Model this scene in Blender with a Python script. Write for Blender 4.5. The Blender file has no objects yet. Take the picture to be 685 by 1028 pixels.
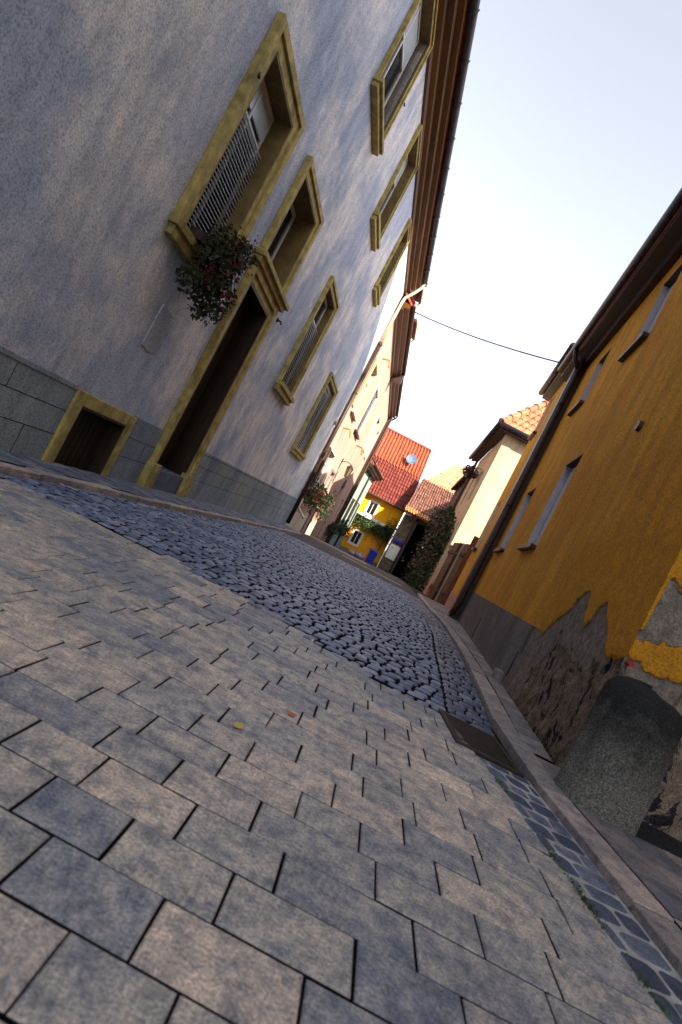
import bpy, bmesh, math, random
from mathutils import Vector, Matrix, noise
random.seed(7)
R = math.radians
sc = bpy.context.scene
COL = sc.collection

# ------------------------------------------------------------------ helpers
def lerp_pts(pts):
    def f(y):
        if y <= pts[0][1]:
            a, b = pts[0], pts[1]
        elif y >= pts[-1][1]:
            a, b = pts[-2], pts[-1]
        else:
            for a, b in zip(pts, pts[1:]):
                if a[1] <= y <= b[1]: break
        return a[0] + (b[0]-a[0])*(y-a[1])/(b[1]-a[1])
    return f

def zg(x, y):
    xx = max(-4.0, min(5.0, x))
    fade = min(1, max(0, (45-y)/20))
    yy = max(0.0, min(y, 48.0))
    z = .026*xx*fade - .002*yy - .00073*yy*yy
    if y > 48: z -= .03*(min(y, 90)-48)
    return z

class Frame:
    """vertical facade frame: s along the wall, d outwards, z up"""
    def __init__(self, ox, oy, dx, dy, nside):
        L = math.hypot(dx, dy)
        self.o = Vector((ox, oy)); self.t = Vector((dx/L, dy/L))
        n = Vector((self.t.y, -self.t.x))
        self.n = n if nside > 0 else -n
    def P(self, s, d, z):
        p = self.o + self.t*s + self.n*d
        return (p.x, p.y, z)

class MB:
    def __init__(self):
        self.v = []; self.f = []; self.mi = []; self.at = []
    def vert(self, p): self.v.append(tuple(p)); return len(self.v)-1
    def face(self, ids, m=0, a=0.0): self.f.append(tuple(ids)); self.mi.append(m); self.at.append(a)
    def poly(self, pts, m=0, a=0.0): self.face([self.vert(p) for p in pts], m, a)
    def hexa(self, c, m=0, a=0.0):
        i = [self.vert(p) for p in c]
        for q in ((0,3,2,1),(4,5,6,7),(0,1,5,4),(1,2,6,5),(2,3,7,6),(3,0,4,7)):
            self.face([i[k] for k in q], m, a)
    def box(self, x0,x1,y0,y1,z0,z1,m=0,a=0.0):
        self.hexa([(x0,y0,z0),(x1,y0,z0),(x1,y1,z0),(x0,y1,z0),(x0,y0,z1),(x1,y0,z1),(x1,y1,z1),(x0,y1,z1)],m,a)
    def fbox(self, fr, s0,s1,d0,d1,z0,z1,m=0,a=0.0):
        P = fr.P
        self.hexa([P(s0,d0,z0),P(s1,d0,z0),P(s1,d1,z0),P(s0,d1,z0),P(s0,d0,z1),P(s1,d0,z1),P(s1,d1,z1),P(s0,d1,z1)],m,a)
    def extrude_profile(self, fr, s0, s1, prof, m=0):
        """closed profile of (d,z) swept along s"""
        n = len(prof)
        a = [self.vert(fr.P(s0,d,z)) for d,z in prof]; b = [self.vert(fr.P(s1,d,z)) for d,z in prof]
        for i in range(n):
            j = (i+1) % n
            self.face((a[i],a[j],b[j],b[i]), m)
        self.face(a[::-1], m); self.face(b, m)
    def tube(self, pts, r, n=10, m=0, cap=True):
        pts = [Vector(p) for p in pts]; rings = []
        rr = r if isinstance(r, (list,tuple)) else [r]*len(pts)
        up = None
        for i, p in enumerate(pts):
            t = (pts[min(i+1,len(pts)-1)] - pts[max(i-1,0)]).normalized()
            ref = Vector((0,0,1)) if abs(t.z) < .9 else Vector((1,0,0))
            u = t.cross(ref).normalized(); w = t.cross(u).normalized()
            if up is not None and u.dot(up) < 0: u = -u; w = -w
            up = u
            rings.append([self.vert(p + (u*math.cos(2*math.pi*k/n) + w*math.sin(2*math.pi*k/n))*rr[i]) for k in range(n)])
        for a, b in zip(rings, rings[1:]):
            for k in range(n):
                self.face((a[k],a[(k+1)%n],b[(k+1)%n],b[k]), m)
        if cap: self.face(rings[0][::-1], m); self.face(rings[-1], m)
    def build(self, name, mats, parent=None, bevel=0, smooth=False, fix=True):
        org = parent.matrix_root if False else (root_loc(parent) if parent else Vector((0,0,0)))
        me = bpy.data.meshes.new(name)
        me.from_pydata([(x-org.x, y-org.y, z-org.z) for x,y,z in self.v], [], self.f)
        if not isinstance(mats, (list,tuple)): mats = [mats]
        for m in mats: me.materials.append(m)
        for p, i in zip(me.polygons, self.mi): p.material_index = i; p.use_smooth = smooth
        if any(self.at):
            A = me.attributes.new('rnd', 'FLOAT', 'FACE')
            A.data.foreach_set('value', self.at)
        if fix:
            bm = bmesh.new(); bm.from_mesh(me)
            bmesh.ops.recalc_face_normals(bm, faces=bm.faces); bm.to_mesh(me); bm.free()
        me.update()
        o = bpy.data.objects.new(name, me); COL.objects.link(o)
        if parent: o.parent = parent
        if bevel:
            b = o.modifiers.new('bevel','BEVEL'); b.width = bevel; b.segments = 2; b.limit_method = 'ANGLE'; b.angle_limit = R(40)
        return o

def root_loc(o):
    while o.parent: o = o.parent
    return Vector(o.location)

def thing(name, loc, label, cat, group=None):
    o = bpy.data.objects.new(name, None); COL.objects.link(o)
    o.location = loc; o.empty_display_size = .2
    tag(o, label, cat, group); return o
def tag(o, label, cat, group=None):
    o['label'] = label; o['category'] = cat
    if group: o['group'] = group
    return o
def struct(o): o['kind'] = 'structure'; return o
def reorigin(o, loc):
    """put a single mesh thing's origin at its base"""
    loc = Vector(loc); o.data.transform(Matrix.Translation(-loc)); o.location = loc; return o

# ------------------------------------------------------------------ materials
def new_mat(name, rough=.8, spec=.3, metal=0):
    m = bpy.data.materials.new(name); m.use_nodes = True
    nt = m.node_tree; b = nt.nodes['Principled BSDF']
    b.inputs['Roughness'].default_value = rough
    b.inputs['Specular IOR Level'].default_value = spec
    b.inputs['Metallic'].default_value = metal
    return m, nt, b
def N(nt, t, **kw):
    n = nt.nodes.new(t)
    for k, v in kw.items(): setattr(n, k, v)
    return n
def coords(nt, scale=(1,1,1), rot=(0,0,0)):
    tc = N(nt,'ShaderNodeNewGeometry'); mp = N(nt,'ShaderNodeMapping')
    mp.inputs['Scale'].default_value = scale; mp.inputs['Rotation'].default_value = rot
    nt.links.new(tc.outputs['Position'], mp.inputs['Vector']); return mp.outputs[0]
def nz(nt, vec, scale, detail=4, rough=.55, dist=0):
    n = N(nt,'ShaderNodeTexNoise'); n.inputs['Scale'].default_value = scale
    n.inputs['Detail'].default_value = detail; n.inputs['Roughness'].default_value = rough
    n.inputs['Distortion'].default_value = dist
    nt.links.new(vec, n.inputs['Vector']); return n.outputs['Fac']
def ramp(nt, fac, stops):
    r = N(nt,'ShaderNodeValToRGB'); e = r.color_ramp.elements
    while len(e) < len(stops): e.new(.5)
    for x, (p, c) in zip(e, stops): x.position = p; x.color = (*c, 1) if len(c) == 3 else c
    nt.links.new(fac, r.inputs[0]); return r.outputs[0]
def mix(nt, fac, a, b, mode='MIX'):
    m = N(nt,'ShaderNodeMix', data_type='RGBA', blend_type=mode)
    for inp, v in ((m.inputs[0],fac),(m.inputs[6],a),(m.inputs[7],b)):
        if isinstance(v, (int,float)): inp.default_value = v
        elif isinstance(v, tuple): inp.default_value = (*v,1)
        else: nt.links.new(v, inp)
    return m.outputs[2]
def mth(nt, op, a, b=None):
    m = N(nt,'ShaderNodeMath', operation=op)
    for inp, v in ((m.inputs[0],a),(m.inputs[1],b)):
        if v is None: continue
        if isinstance(v,(int,float)): inp.default_value = v
        else: nt.links.new(v, inp)
    return m.outputs[0]
def bump(nt, b, h, strength=.3, dist=.01):
    n = N(nt,'ShaderNodeBump'); n.inputs['Strength'].default_value = strength; n.inputs['Distance'].default_value = dist
    nt.links.new(h, n.inputs['Height']); nt.links.new(n.outputs[0], b.inputs['Normal'])
def simple(name, c, rough=.7, spec=.3, metal=0, var=.25, scale=6, bscale=60, bs=.15, bd=.004, stretch=(1,1,1), dirt=None):
    m, nt, b = new_mat(name, rough, spec, metal)
    v = coords(nt, stretch); n1 = nz(nt, v, scale, 5, .6)
    lo = tuple(x*(1-var) for x in c); hi = tuple(min(1,x*(1+var)) for x in c)
    col = ramp(nt, n1, [(.3,lo),(.7,hi)])
    if dirt:
        n3 = nz(nt, coords(nt), 2.3, 6, .7)
        col = mix(nt, ramp(nt, n3, [(.52,(0,0,0)),(.7,(.8,.8,.8))]), col, dirt)
    nt.links.new(col, b.inputs['Base Color'])
    bump(nt, b, nz(nt, coords(nt), bscale, 4, .6), bs, bd)
    return m

def stucco(name, base, dark, light, grain=95, streak=True, amt=.75, bs=.5):
    m, nt, b = new_mat(name, .93, .15)
    v = coords(nt)
    big = nz(nt, coords(nt,(1,.8,.8),(R(20),0,0)), .9, 6, .62, .3)
    mid = nz(nt, coords(nt,(1,1.45,.85),(R(-38),0,0)), 2.3, 10, .82, .1)
    fine = nz(nt, v, grain, 3, .7)
    c = mix(nt, ramp(nt, big, [(.43,(0,0,0)),(.57,(1,1,1))]), base, light)
    s = ramp(nt, mid, [(.44,(0,0,0)),(.74,(1,1,1))])
    c = mix(nt, mth(nt,'MULTIPLY', s, amt), c, dark)
    rain = nz(nt, coords(nt,(1,1,.07)), 5.5, 5, .7, .1)
    c = mix(nt, .55, c, ramp(nt, rain, [(.40,(.72,.73,.76)),(.56,(1.03,1.03,1.02))]), 'MULTIPLY')
    sp = ramp(nt, fine, [(.38,(.50,.51,.54)),(.50,(.98,.98,.98)),(.64,(1.2,1.2,1.2))])
    c = mix(nt, .72, c, sp, 'MULTIPLY')
    nt.links.new(c, b.inputs['Base Color'])
    h = mth(nt,'ADD', fine, mth(nt,'MULTIPLY', mid, .8))
    bump(nt, b, h, bs, .006)
    return m

def stone_rnd(name, stops, grain=260, rough=.75, mott=14, blue=None, spec=.35, bs=.35, bd=.003):
    """paving stone: tint per stone from the face attribute + grain"""
    m, nt, b = new_mat(name, rough, spec)
    at = N(nt,'ShaderNodeAttribute', attribute_name='rnd')
    v = coords(nt)
    c = ramp(nt, at.outputs['Fac'], stops)
    n1 = nz(nt, v, mott, 7, .72, .0)
    c = mix(nt, 1, c, ramp(nt, n1, [(.36,(.55,.58,.66)),(.5,(1,1,1)),(.64,(1.38,1.3,1.2))]), 'MULTIPLY')
    if blue:
        n2 = nz(nt, coords(nt,(1,1,1),(0,0,R(30))), mott*.8, 8, .82, .15)
        at2 = mth(nt,'SUBTRACT', n2, mth(nt,'MULTIPLY', at.outputs['Fac'], .10))
        c = mix(nt, ramp(nt, at2, [(.44,(0,0,0)),(.60,(.8,.8,.8))]), c, blue)
    wear = nz(nt, coords(nt), 1.7, 7, .75, .2)
    c = mix(nt, .7, c, ramp(nt, wear, [(.36,(.62,.66,.74)),(.52,(1.0,1.0,1.0)),(.66,(1.22,1.16,1.06))]), 'MULTIPLY')
    g = nz(nt, v, grain, 4, .85)
    c = mix(nt, .95, c, ramp(nt, g, [(.32,(.35,.36,.40)),(.5,(1,1,1)),(.68,(1.75,1.65,1.6))]), 'MULTIPLY')
    nt.links.new(c, b.inputs['Base Color'])
    bump(nt, b, mth(nt,'ADD', g, mth(nt,'MULTIPLY', n1, 1.5)), bs, bd)
    r = ramp(nt, n1, [(.3,(rough+.1,)*3),(.75,(rough-.15,)*3)]); nt.links.new(r, b.inputs['Roughness'])
    return m

M = {}
M['blue_stucco'] = stucco('blue_grey_stucco', (.50,.54,.66), (.20,.29,.44), (.85,.81,.80), 62, amt=.8)
M['plinth'] = stucco('grey_plinth_render', (.26,.31,.37), (.12,.17,.24), (.37,.41,.41), 60, amt=.6)
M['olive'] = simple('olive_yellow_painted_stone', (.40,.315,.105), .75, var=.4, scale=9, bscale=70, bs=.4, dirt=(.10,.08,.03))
M['reveal'] = simple('shaded_olive_reveal', (.16,.11,.04), .7, var=.3, scale=7)  # olive darkened to brown for the shade inside the window openings
M['eavewood'] = simple('ochre_brown_painted_timber', (.085,.033,.004), .42, var=.25, scale=7, stretch=(1,.2,1))
M['darkmetal'] = simple('dark_painted_metal', (.035,.04,.055), .4, .5, .5, var=.3, scale=12)
M['brownmetal'] = simple('dark_brown_metal', (.045,.025,.02), .5, .4, .3, var=.35, scale=9)
M['zinc'] = simple('pale_zinc_pipe', (.55,.45,.33), .45, .5, .3, var=.15)
M['door'] = simple('dark_brown_door_timber', (.035,.022,.014), .5, var=.4, scale=5, stretch=(6,6,.6), bscale=30)
M['white'] = simple('white_window_paint', (.62,.63,.64), .5, var=.1, scale=8)
M['blind'] = simple('pale_blind', (.52,.50,.55), .6, var=.12, scale=6)
M['shutter'] = simple('grey_white_slats', (.62,.66,.70), .5, var=.15, scale=10)
M['sky_pane'] = simple('upper_pane_sky_reflection', (.50,.56,.62), .2, .5, var=.06)  # pale colour stands for the sky reflected in the upper panes
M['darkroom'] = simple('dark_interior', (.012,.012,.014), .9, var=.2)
M['darktimber'] = simple('weathered_dark_timber', (.05,.035,.025), .8, var=.5, scale=5, stretch=(5,5,.5), bscale=30, bs=.4)
M['gatewood'] = simple('brown_gate_timber', (.11,.045,.022), .65, var=.5, scale=6, stretch=(6,6,.5), bscale=30, bs=.4)
M['orange_trim'] = simple('orange_brown_timber', (.30,.12,.02), .6, var=.3)
M['ochre'] = stucco('ochre_roughcast', (.74,.31,.022), (.42,.19,.026), (.84,.39,.03), 48, amt=.7, bs=1.0)
M['ochre2'] = stucco('bright_ochre_render', (.72,.33,.02), (.52,.24,.03), (.80,.40,.03), 60, amt=.3)
M['pink'] = stucco('pink_render', (.58,.34,.28), (.42,.22,.21), (.64,.40,.32), 60, amt=.35)
M['rose'] = stucco('pale_rose_render', (.62,.50,.42), (.5,.38,.34), (.70,.60,.50), 60, amt=.3)
M['green'] = stucco('pale_green_render', (.30,.40,.35), (.22,.30,.28), (.36,.46,.40), 60, amt=.3)
M['yellow'] = stucco('yellow_render', (.80,.35,.012), (.70,.26,.012), (.85,.40,.015), 50, amt=.35)
M['cream'] = stucco('cream_render', (.46,.39,.27), (.38,.32,.22), (.52,.45,.32), 60, amt=.25)
M['greyplinth'] = stucco('grey_base_render', (.19,.155,.15), (.11,.095,.10), (.26,.23,.22), 70, amt=.7, bs=.7)
M['rubble'] = simple('brown_rubble_stone', (.16,.12,.085), .9, var=.55, scale=9, bscale=40, bs=.9, bd=.02, dirt=(.05,.035,.03))
M['tile'] = simple('red_clay_tiles', (.36,.085,.05), .7, var=.45, scale=3, bscale=40)
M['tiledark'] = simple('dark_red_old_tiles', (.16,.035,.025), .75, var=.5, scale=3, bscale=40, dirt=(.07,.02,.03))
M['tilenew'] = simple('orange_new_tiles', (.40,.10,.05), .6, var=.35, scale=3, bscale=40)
M['tile2'] = simple('weathered_clay_tiles', (.48,.30,.17), .8, var=.5, scale=2.5, bscale=40, dirt=(.10,.05,.05))
M['oldtile'] = simple('mossy_dark_clay_tiles', (.20,.095,.07), .85, var=.7, scale=4, bscale=40, dirt=(.05,.03,.04))
M['asphalt'] = simple('worn_asphalt', (.06,.058,.06), .85, var=.3, scale=5, bscale=160, bs=.5, dirt=(.10,.08,.075))
M['earth'] = simple('dark_joint_earth', (.012,.012,.016), .95, var=.5, scale=20, bscale=120, bs=.6)
M['gravel'] = simple('dark_gravelly_soil', (.028,.027,.032), .95, var=.9, scale=45, bscale=110, bs=1.0, bd=.02)
M['mortar'] = simple('pale_mortar', (.39,.39,.38), .9, var=.3, scale=15, bscale=150, bs=.4, dirt=(.16,.16,.17))
M['line'] = simple('pale_stone_line', (.72,.66,.42), .8, var=.15)
M['iron'] = simple('rusty_cast_iron', (.045,.032,.027), .6, .4, .4, var=.4, scale=20)
M['blue'] = simple('blue_plastic', (.02,.04,.45), .4, var=.15)
M['bag'] = simple('lilac_grey_plastic', (.30,.26,.38), .35, .5, var=.5, scale=6)
M['signw'] = simple('white_sign_face', (.75,.74,.68), .5, var=.06)
M['glassblue'] = simple('pale_blue_dish', (.10,.16,.26), .4, var=.3, scale=5)
M['cable'] = simple('cable_sheath', (.06,.05,.14), .5, var=.1)
M['geranium'] = simple('dusky_geranium_leaves', (.028,.035,.016), .7, var=.6, scale=20)
M['leaf'] = simple('dark_green_leaves', (.028,.05,.018), .6, var=.6, scale=9)
M['leafl'] = simple('fresh_green_leaves', (.06,.10,.018), .6, var=.5, scale=9)
M['leafr'] = simple('brown_red_leaves', (.07,.03,.025), .6, var=.5, scale=9)
M['petal'] = simple('red_petals', (.20,.008,.018), .5, var=.4, scale=20)
M['petalp'] = simple('pink_petals', (.75,.20,.18), .5, var=.3, scale=20)
M['stem'] = simple('green_stems', (.05,.05,.02), .8)
M['terracotta'] = simple('dark_flower_box', (.05,.035,.03), .8)
M['lit'] = simple('lantern_glass', (.12,.10,.05), .2, var=.1)
M['slab'] = stone_rnd('concrete_slabs', [(0,(.20,.225,.28)),(.25,(.31,.31,.33)),(.5,(.43,.40,.365)),(.75,(.56,.475,.41)),(1,(.68,.60,.50))], 150, .62, 19, blue=(.13,.155,.23))
M['sett'] = stone_rnd('basalt_setts', [(0,(.08,.11,.20)),(.5,(.14,.185,.30)),(1,(.27,.31,.41))], 160, .55, 22, spec=.45)
M['gsett'] = stone_rnd('dark_blue_gutter_setts', [(0,(.045,.065,.12)),(.6,(.08,.11,.18)),(1,(.17,.20,.27))], 200, .5, 20, spec=.5)
M['walk'] = stone_rnd('small_pavement_slabs', [(0,(.20,.18,.19)),(.5,(.27,.23,.22)),(1,(.36,.31,.29))], 220, .7, 12, blue=(.13,.145,.20))
M['walkL'] = stone_rnd('bluish_pavement_stones', [(0,(.10,.125,.18)),(.5,(.16,.18,.235)),(1,(.25,.25,.28))], 200, .6, 12, blue=(.09,.12,.20))
M['kerb'] = stone_rnd('pale_granite_kerb', [(0,(.30,.26,.24)),(.5,(.38,.32,.29)),(1,(.45,.37,.34))], 240, .7, 14, blue=(.2,.2,.25))

def glass_mat():
    m, nt, b = new_mat('dark_window_glass', .06, .6)
    b.inputs['Base Color'].default_value = (.012,.016,.022,1)
    bump(nt, b, nz(nt, coords(nt), 2.5, 2), .08, .01)
    return m
M['glass'] = glass_mat()

def granite():
    m, nt, b = new_mat('rough_guard_stone_granite', .85, .25)
    g = N(nt,'ShaderNodeNewGeometry'); sx = N(nt,'ShaderNodeSeparateXYZ'); nt.links.new(g.outputs['Position'], sx.inputs[0])
    v = coords(nt)
    gr = nz(nt, v, 120, 4, .8); md = nz(nt, v, 10, 6, .7, .4)
    c = ramp(nt, gr, [(.36,(.07,.07,.07)),(.5,(.24,.23,.21)),(.66,(.50,.47,.40))])
    # black grime cap: lichen and soot on the top of the stone with a ragged lower limit
    h = mth(nt,'ADD', sx.outputs['Z'], mth(nt,'MULTIPLY', mth(nt,'SUBTRACT', md, .5), .55))
    c = mix(nt, ramp(nt, h, [(.16,(0,0,0)),(.52,(.90,.90,.90))]), c, (.022,.024,.027))
    nt.links.new(c, b.inputs['Base Color'])
    b.inputs['Specular IOR Level'].default_value=.06
    bump(nt, b, mth(nt,'ADD', mth(nt,'MULTIPLY',gr,.9), md), 1.0, .016)
    return m
M['granite'] = granite()

def peeling():
    """wall of three coats: stone, grey render, ochre roughcast. Heights of the coats are in the mesh attributes."""
    m, nt, b = new_mat('peeling_plaster_on_rubble', .95, .12)
    v = coords(nt)
    ao = N(nt,'ShaderNodeAttribute', attribute_name='ochre').outputs['Fac']
    ar = N(nt,'ShaderNodeAttribute', attribute_name='render').outputs['Fac']
    e = mth(nt,'MULTIPLY', mth(nt,'SUBTRACT', nz(nt, v, 38, 5, .75), .5), .06)
    fo = ramp(nt, mth(nt,'ADD', mth(nt,'ADD', ao, e), .5), [(.497,(0,0,0)),(.503,(1,1,1))])
    fr = ramp(nt, mth(nt,'ADD', mth(nt,'ADD', ar, e), .5), [(.495,(0,0,0)),(.505,(1,1,1))])
    big = nz(nt, coords(nt,(1,1,.42),(0,R(8),0)), 7.5, 8, .78, .9); gr = nz(nt, v, 90, 4, .7)
    rub = ramp(nt, big, [(.38,(.02,.016,.022)),(.455,(.05,.04,.05)),(.474,(.46,.36,.25)),(.492,(.20,.145,.11)),(.56,(.29,.215,.155)),(.585,(.46,.37,.27)),(.61,(.08,.06,.065))])
    ren = ramp(nt, nz(nt, v, 16, 6, .7), [(.3,(.15,.125,.11)),(.5,(.27,.225,.19)),(.7,(.40,.34,.28))])
    och = ramp(nt, nz(nt, v, 12, 6, .7), [(.3,(.52,.23,.025)),(.7,(.84,.37,.028))])
    c = mix(nt, fr, rub, ren); c = mix(nt, fo, c, och)
    c = mix(nt, .9, c, ramp(nt, gr, [(.36,(.55,.55,.55)),(.6,(1.12,1.12,1.12))]), 'MULTIPLY')
    nt.links.new(c, b.inputs['Base Color'])
    hh = mth(nt,'ADD', mth(nt,'MULTIPLY', gr, .35), mth(nt,'MULTIPLY', big, 1.2))
    hh = mth(nt,'ADD', hh, mth(nt,'ADD', mth(nt,'MULTIPLY', fo, 1.6), mth(nt,'MULTIPLY', fr, 1.3)))
    bump(nt, b, hh, .9, .010)
    return m
M['peel'] = peeling()

# ------------------------------------------------------------------ generic builders
def facade(mb, fr, s0, s1, z0, z1, ops, depth=.3, m=0, mr=0):
    """wall sheet with real openings and reveals"""
    S = sorted({s0,s1,*[min(max(o[0],s0),s1) for o in ops],*[min(max(o[1],s0),s1) for o in ops]})
    Z = sorted({z0,z1,*[o[2] for o in ops],*[o[3] for o in ops]})
    def solid(i,j):
        if i<0 or j<0 or i>=len(S)-1 or j>=len(Z)-1: return None
        cs=(S[i]+S[i+1])/2; cz=(Z[j]+Z[j+1])/2
        return not any(o[0]<cs<o[1] and o[2]<cz<o[3] for o in ops)
    P = fr.P
    for i in range(len(S)-1):
        for j in range(len(Z)-1):
            if not solid(i,j): continue
            a,b_,c,d = S[i],S[i+1],Z[j],Z[j+1]
            mb.poly([P(a,0,c),P(b_,0,c),P(b_,0,d),P(a,0,d)], m)
            mb.poly([P(a,-depth,c),P(a,-depth,d),P(b_,-depth,d),P(b_,-depth,c)], m)
            for (ni,nj,q) in ((i-1,j,(a,c,a,d)),(i+1,j,(b_,c,b_,d)),(i,j-1,(a,c,b_,c)),(i,j+1,(a,d,b_,d))):
                if solid(ni,nj) is not True:
                    mb.poly([P(q[0],0,q[1]),P(q[2],0,q[3]),P(q[2],-depth,q[3]),P(q[0],-depth,q[1])], mr)

def frame_ring(mb, fr, s0,s1,z0,z1, w, d0,d1, m=0, bottom=True):
    mb.fbox(fr, s0,s1,d0,d1,z1-w,z1,m)
    mb.fbox(fr, s0,s0+w,d0,d1,z0,z1-w,m); mb.fbox(fr, s1-w,s1,d0,d1,z0,z1-w,m)
    if bottom: mb.fbox(fr, s0+w,s1-w,d0,d1,z0,z0+w,m)

def window(root, fr, s0,s1,z0,z1, rec=.18, fw=.05, fm=None, panes=2, transom=None, blind=None, slats=None, glassm=None, light=None):
    """casement set back in its opening; returns the window part"""
    fm = fm or M['white']
    mb = MB(); frame_ring(mb, fr, s0,s1,z0,z1, fw, -rec-.05, -rec)
    for k in range(1, panes):
        c = s0+(s1-s0)*k/panes; mb.fbox(fr, c-fw*.45,c+fw*.45,-rec-.045,-rec+.004,z0+fw,z1-fw)
    if transom: mb.fbox(fr, s0+fw,s1-fw,-rec-.04,-rec+.008,transom-fw*.5,transom+fw*.5)
    w = mb.build('window', fm, root, bevel=.004)
    g = MB(); g.fbox(fr, s0+fw*.5,s1-fw*.5,-rec-.034,-rec-.024,z0+fw*.5,z1-fw*.5); g.build('pane', M['glass'], w)
    if light:
        b = MB(); b.fbox(fr, s0+fw,s1-fw,-rec-.022,-rec-.004,light[0],light[1]); b.build('sky_reflection', M['sky_pane'], w)
    if blind:
        b = MB(); b.fbox(fr, s0+.004,s1-.004,-rec+.02,-rec+.03,blind[0],blind[1]); b.build('blind', M['blind'], w)
    if slats:
        b = MB(); z = slats[0]; pit = slats[2]
        while z < slats[1]:
            P = fr.P; a=-rec+.075; c=-rec+.035
            b.hexa([P(s0+.012,c,z),P(s1-.012,c,z),P(s1-.012,a,z+pit*.12),P(s0+.012,a,z+pit*.12),
                    P(s0+.012,c,z+pit*.30),P(s1-.012,c,z+pit*.30),P(s1-.012,a,z+pit*.42),P(s0+.012,a,z+pit*.42)]) if False else b.hexa([P(s0+.012,c,z+pit*.5),P(s1-.012,c,z+pit*.5),P(s1-.012,a,z),P(s0+.012,a,z),
                    P(s0+.012,c,z+pit*.62),P(s1-.012,c,z+pit*.62),P(s1-.012,a,z+pit*.12),P(s0+.012,a,z+pit*.12)])
            z += pit
        # lower vertical faces of slats so the blind reads light
        b.build('shutter', slats[3] if len(slats)>3 else M['shutter'], w)
    return w

def pave(name, xl, xr, y0, y1, row, wr, gap, top, mat, jit=.0, crown=.0, sub=.03, zf=zg, wob=0.0, rowjit=0.0, skip=None, tilt=0.0):
    mb = MB(); y = y0; k = 0
    while y < y1-1e-4:
        rl = row*(1+random.uniform(-rowjit,rowjit)); ya, yb = y, min(y+rl, y1)
        if yb-ya < row*.3: break
        f0 = random.uniform(0,.6)
        ym = (ya+yb)/2; W = xr(ym)-xl(ym)
        cuts = [0.0]; first = True
        while cuts[-1] < 1:
            w = random.uniform(*wr)/W
            if first and wr[1] < W*.8: w *= (.55 if k%2 else 1)
            first = False
            cuts.append(cuts[-1]+w)
        n = len(cuts)-1
        if n > 1 and (1-cuts[-2]) < wr[0]*.45/W: cuts.pop(); n -= 1
        cuts[-1] = 1.0
        for a, c in zip(cuts, cuts[1:]):
            def pt(t, yy):
                wv = wob*math.sin(t*W*1.7+1.3)+ wob*.6*math.sin(yy*.9+t*3)
                X = xl(yy)+(xr(yy)-xl(yy))*t; return X, yy+wv
            cs = [pt(a,ya),pt(c,ya),pt(c,yb),pt(a,yb)]
            if skip and skip(sum(p[0] for p in cs)/4, sum(p[1] for p in cs)/4): continue
            stone(mb, cs, gap, top, jit, crown, sub, zf, tilt)
        y += rl; k += 1
    return mb.build(name, [mat, mat if mat is M['kerb'] else M['earth']], None, smooth=False, fix=False)

def stone(mb, cs, gap, top, jit, crown, sub, zf, tilt=0.0, rnd=None):
    rnd = random.random()*.98+.01 if rnd is None else rnd
    cx = sum(p[0] for p in cs)/4; cy = sum(p[1] for p in cs)/4
    dz = random.uniform(-tilt, tilt); tx = random.uniform(-tilt,tilt)*6; ty = random.uniform(-tilt,tilt)*6
    out = []
    for (x,y) in cs:
        dx, dy = cx-x, cy-y
        x2 = x + math.copysign(gap/2, dx) + random.uniform(-jit,jit); y2 = y + math.copysign(gap/2, dy) + random.uniform(-jit,jit)
        out.append((x2,y2))
    def ring(inset, z):
        r = []
        for (x,y) in out:
            x3 = x+math.copysign(min(inset,abs(cx-x)*.6), cx-x); y3 = y+math.copysign(min(inset,abs(cy-y)*.6), cy-y)
            r.append(mb.vert((x3,y3, zf(x3,y3)+top+dz+z+(x3-cx)*tx+(y3-cy)*ty)))
        return r
    if crown > 0:
        # rounded stone: chamfered corners ring of 8
        def ring8(shr, z, cut):
            r = []
            for i in range(4):
                p = out[i]; q0 = out[i-1]; q1 = out[(i+1)%4]
                for q in (q0, q1):
                    x = p[0]+(q[0]-p[0])*cut; y = p[1]+(q[1]-p[1])*cut
                    x = cx+(x-cx)*shr; y = cy+(y-cy)*shr
                    r.append(mb.vert((x,y,zf(x,y)+top+dz+z+(x-cx)*tx+(y-cy)*ty)))
            return r
        A = ring8(1.0,-sub,.12); B = ring8(1.0,-crown,.12); C = ring8(.9,-crown*.35,.17); D = ring8(.62,-crown*.06,.2)
        for q_,(U,V) in enumerate(((A,B),(B,C),(C,D))):
            for i in range(8): mb.face((U[i],U[(i+1)%8],V[(i+1)%8],V[i]),1 if q_==0 else 0,rnd)
        mb.face(D,0,rnd)
    else:
        A = ring(0,-sub); B = ring(0,-.0035); C = ring(.0035,0)
        for q_,(U,V) in enumerate(((A,B),(B,C))):
            for i in range(4): mb.face((U[i],U[(i+1)%4],V[(i+1)%4],V[i]),1 if q_==0 else 0,rnd)
        mb.face(C,0,rnd)

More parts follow.
